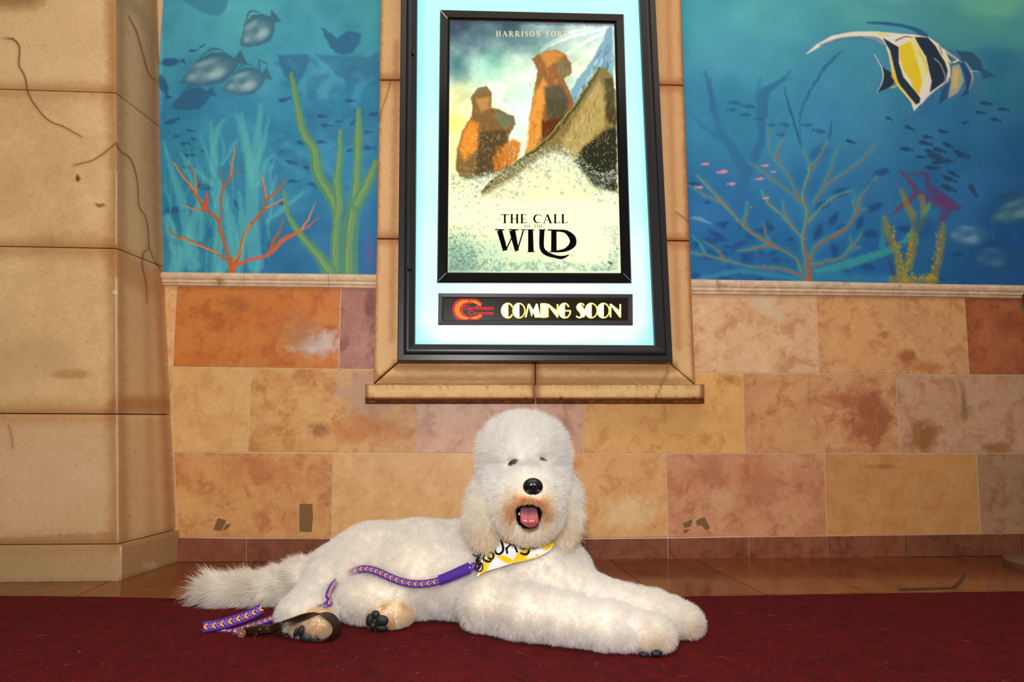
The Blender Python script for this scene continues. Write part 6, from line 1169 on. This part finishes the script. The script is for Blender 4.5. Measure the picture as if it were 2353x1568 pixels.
# ================================================================== SMALL THINGS
resid = mat('tape_residue', (128, 98, 58), .85)
def patch(pts, parent, Y=-.0004, gmat=resid, onfloor=False):
    q = [onZ(u, v, .0012) if onfloor else onY(u, v, Y) for u, v in pts]; q = q if not onfloor else q
    return link('tape_residue', bm_mesh('tape_residue', prism(q, (0, 0, -.0008) if onfloor else (0, .0004, 0))), gmat, parent)
patch([(688, 1158), (718, 1159), (719, 1190), (716, 1224), (688, 1222)], wall); patch([(500, 1191), (517, 1195), (519, 1200), (507, 1221), (490, 1219)], wall); patch([(519, 1206), (530, 1204), (524, 1214), (512, 1220)], wall)
patch([(1568, 1204), (1592, 1193), (1588, 1210), (1574, 1214)], wall); patch([(1572, 1218), (1586, 1216), (1578, 1225), (1570, 1225)], wall); patch([(1600, 1196), (1619, 1189), (1632, 1214), (1622, 1219), (1612, 1208), (1600, 1208)], wall); patch([(2346, 690), (2360, 692), (2366, 720), (2350, 718), (2340, 706)], wall)
dres = mat('dark_tape_residue', (74, 48, 30), .8)
patch([(2066, 1352), (2190, 1349), (2196, 1352), (2120, 1356), (2066, 1357)], floor, onfloor=True, gmat=dres); patch([(2186, 1350), (2205, 1332), (2212, 1319), (2219, 1320), (2212, 1336), (2198, 1351)], floor, onfloor=True, gmat=dres)
st = tag(empty('stanchion', (0, 0, 0)), 'round weighted base of a barrier post on the floor, cut off at the right edge', 'barrier post')
bcn = onZ(2334, 1306, .0)+np.array([.155, 0, 0]); stm = mat('stanchion_base', (120, 92, 70), .35, .3); spole = mat('stanchion_pole', (120, 100, 74), .25, .9); st.location = tuple(bcn)
bm = bmesh.new(); prf = [(0, 0), (.155, 0), (.156, .018), (.150, .024), (.06, .034), (.03, .044), (.027, .05), (0, .05)]; rings = []
for r_, z_ in prf: rings.append([bm.verts.new((bcn[0]+r_*math.cos(a), bcn[1]+r_*math.sin(a), z_+.0002)) for a in np.linspace(0, 2*math.pi, 49)[:-1]] if r_ else [bm.verts.new((bcn[0], bcn[1], z_+.0002))])
for a, b in zip(rings[:-1], rings[1:]):
    for i_ in range(48):
        if len(a) == 1: bm.faces.new((a[0], b[i_], b[(i_+1) % 48]))
        elif len(b) == 1: bm.faces.new((a[i_], b[0], a[(i_+1) % 48]))
        else: bm.faces.new((a[i_], b[i_], b[(i_+1) % 48], a[(i_+1) % 48]))
link('base', bm_mesh('base', bm, False), stm, st); V, Fc = tube([bcn+np.array([0, 0, .045]), bcn+np.array([0, 0, .93])], .0245, 24); link('pole', mesh('pole', V, Fc, True), spole, st); blobmesh('finial', bcn+np.array([0, 0, .955]), (.036, .036, .032), spole, parent=st)
# lint and shed hairs on the carpet
parts = []; 
for i_ in range(100):
    u = rng.uniform(0, 2353); v = rng.uniform(1395, 1566) if i_ % 3 else rng.uniform(1470, 1566); c = onZ(u, v, .0085)
    if float(trilerp(FLD, c)) < .03 and -.8 < c[0] < .6: continue
    if i_ % 2: a = rng.uniform(0, 6.28); L_ = rng.uniform(.004, .014); k_ = rng.normal(0, .5, 2); pts = [c+np.array([math.cos(a)*L_*s+k_[0]*L_*s*s, math.sin(a)*L_*s+k_[1]*L_*s*s, .0006*math.sin(3*s)]) for s in np.linspace(0, 1, 6)]; parts.append(tube(pts, .00016, 4))
    else: parts.append(tube([c, c+rng.normal(0, .0011, 3)*np.array([1, 1, .3])+1e-4], .0005, 5))
V, Fc, _ = join_meshes(parts); o = link('lint', mesh('lint', V, Fc, True), mat('lint', (170, 130, 124), .8)); tag(o, 'pale lint and shed hairs scattered over the red carpet', 'lint', kind='stuff')
fur = build_fur(640000, 'fur')
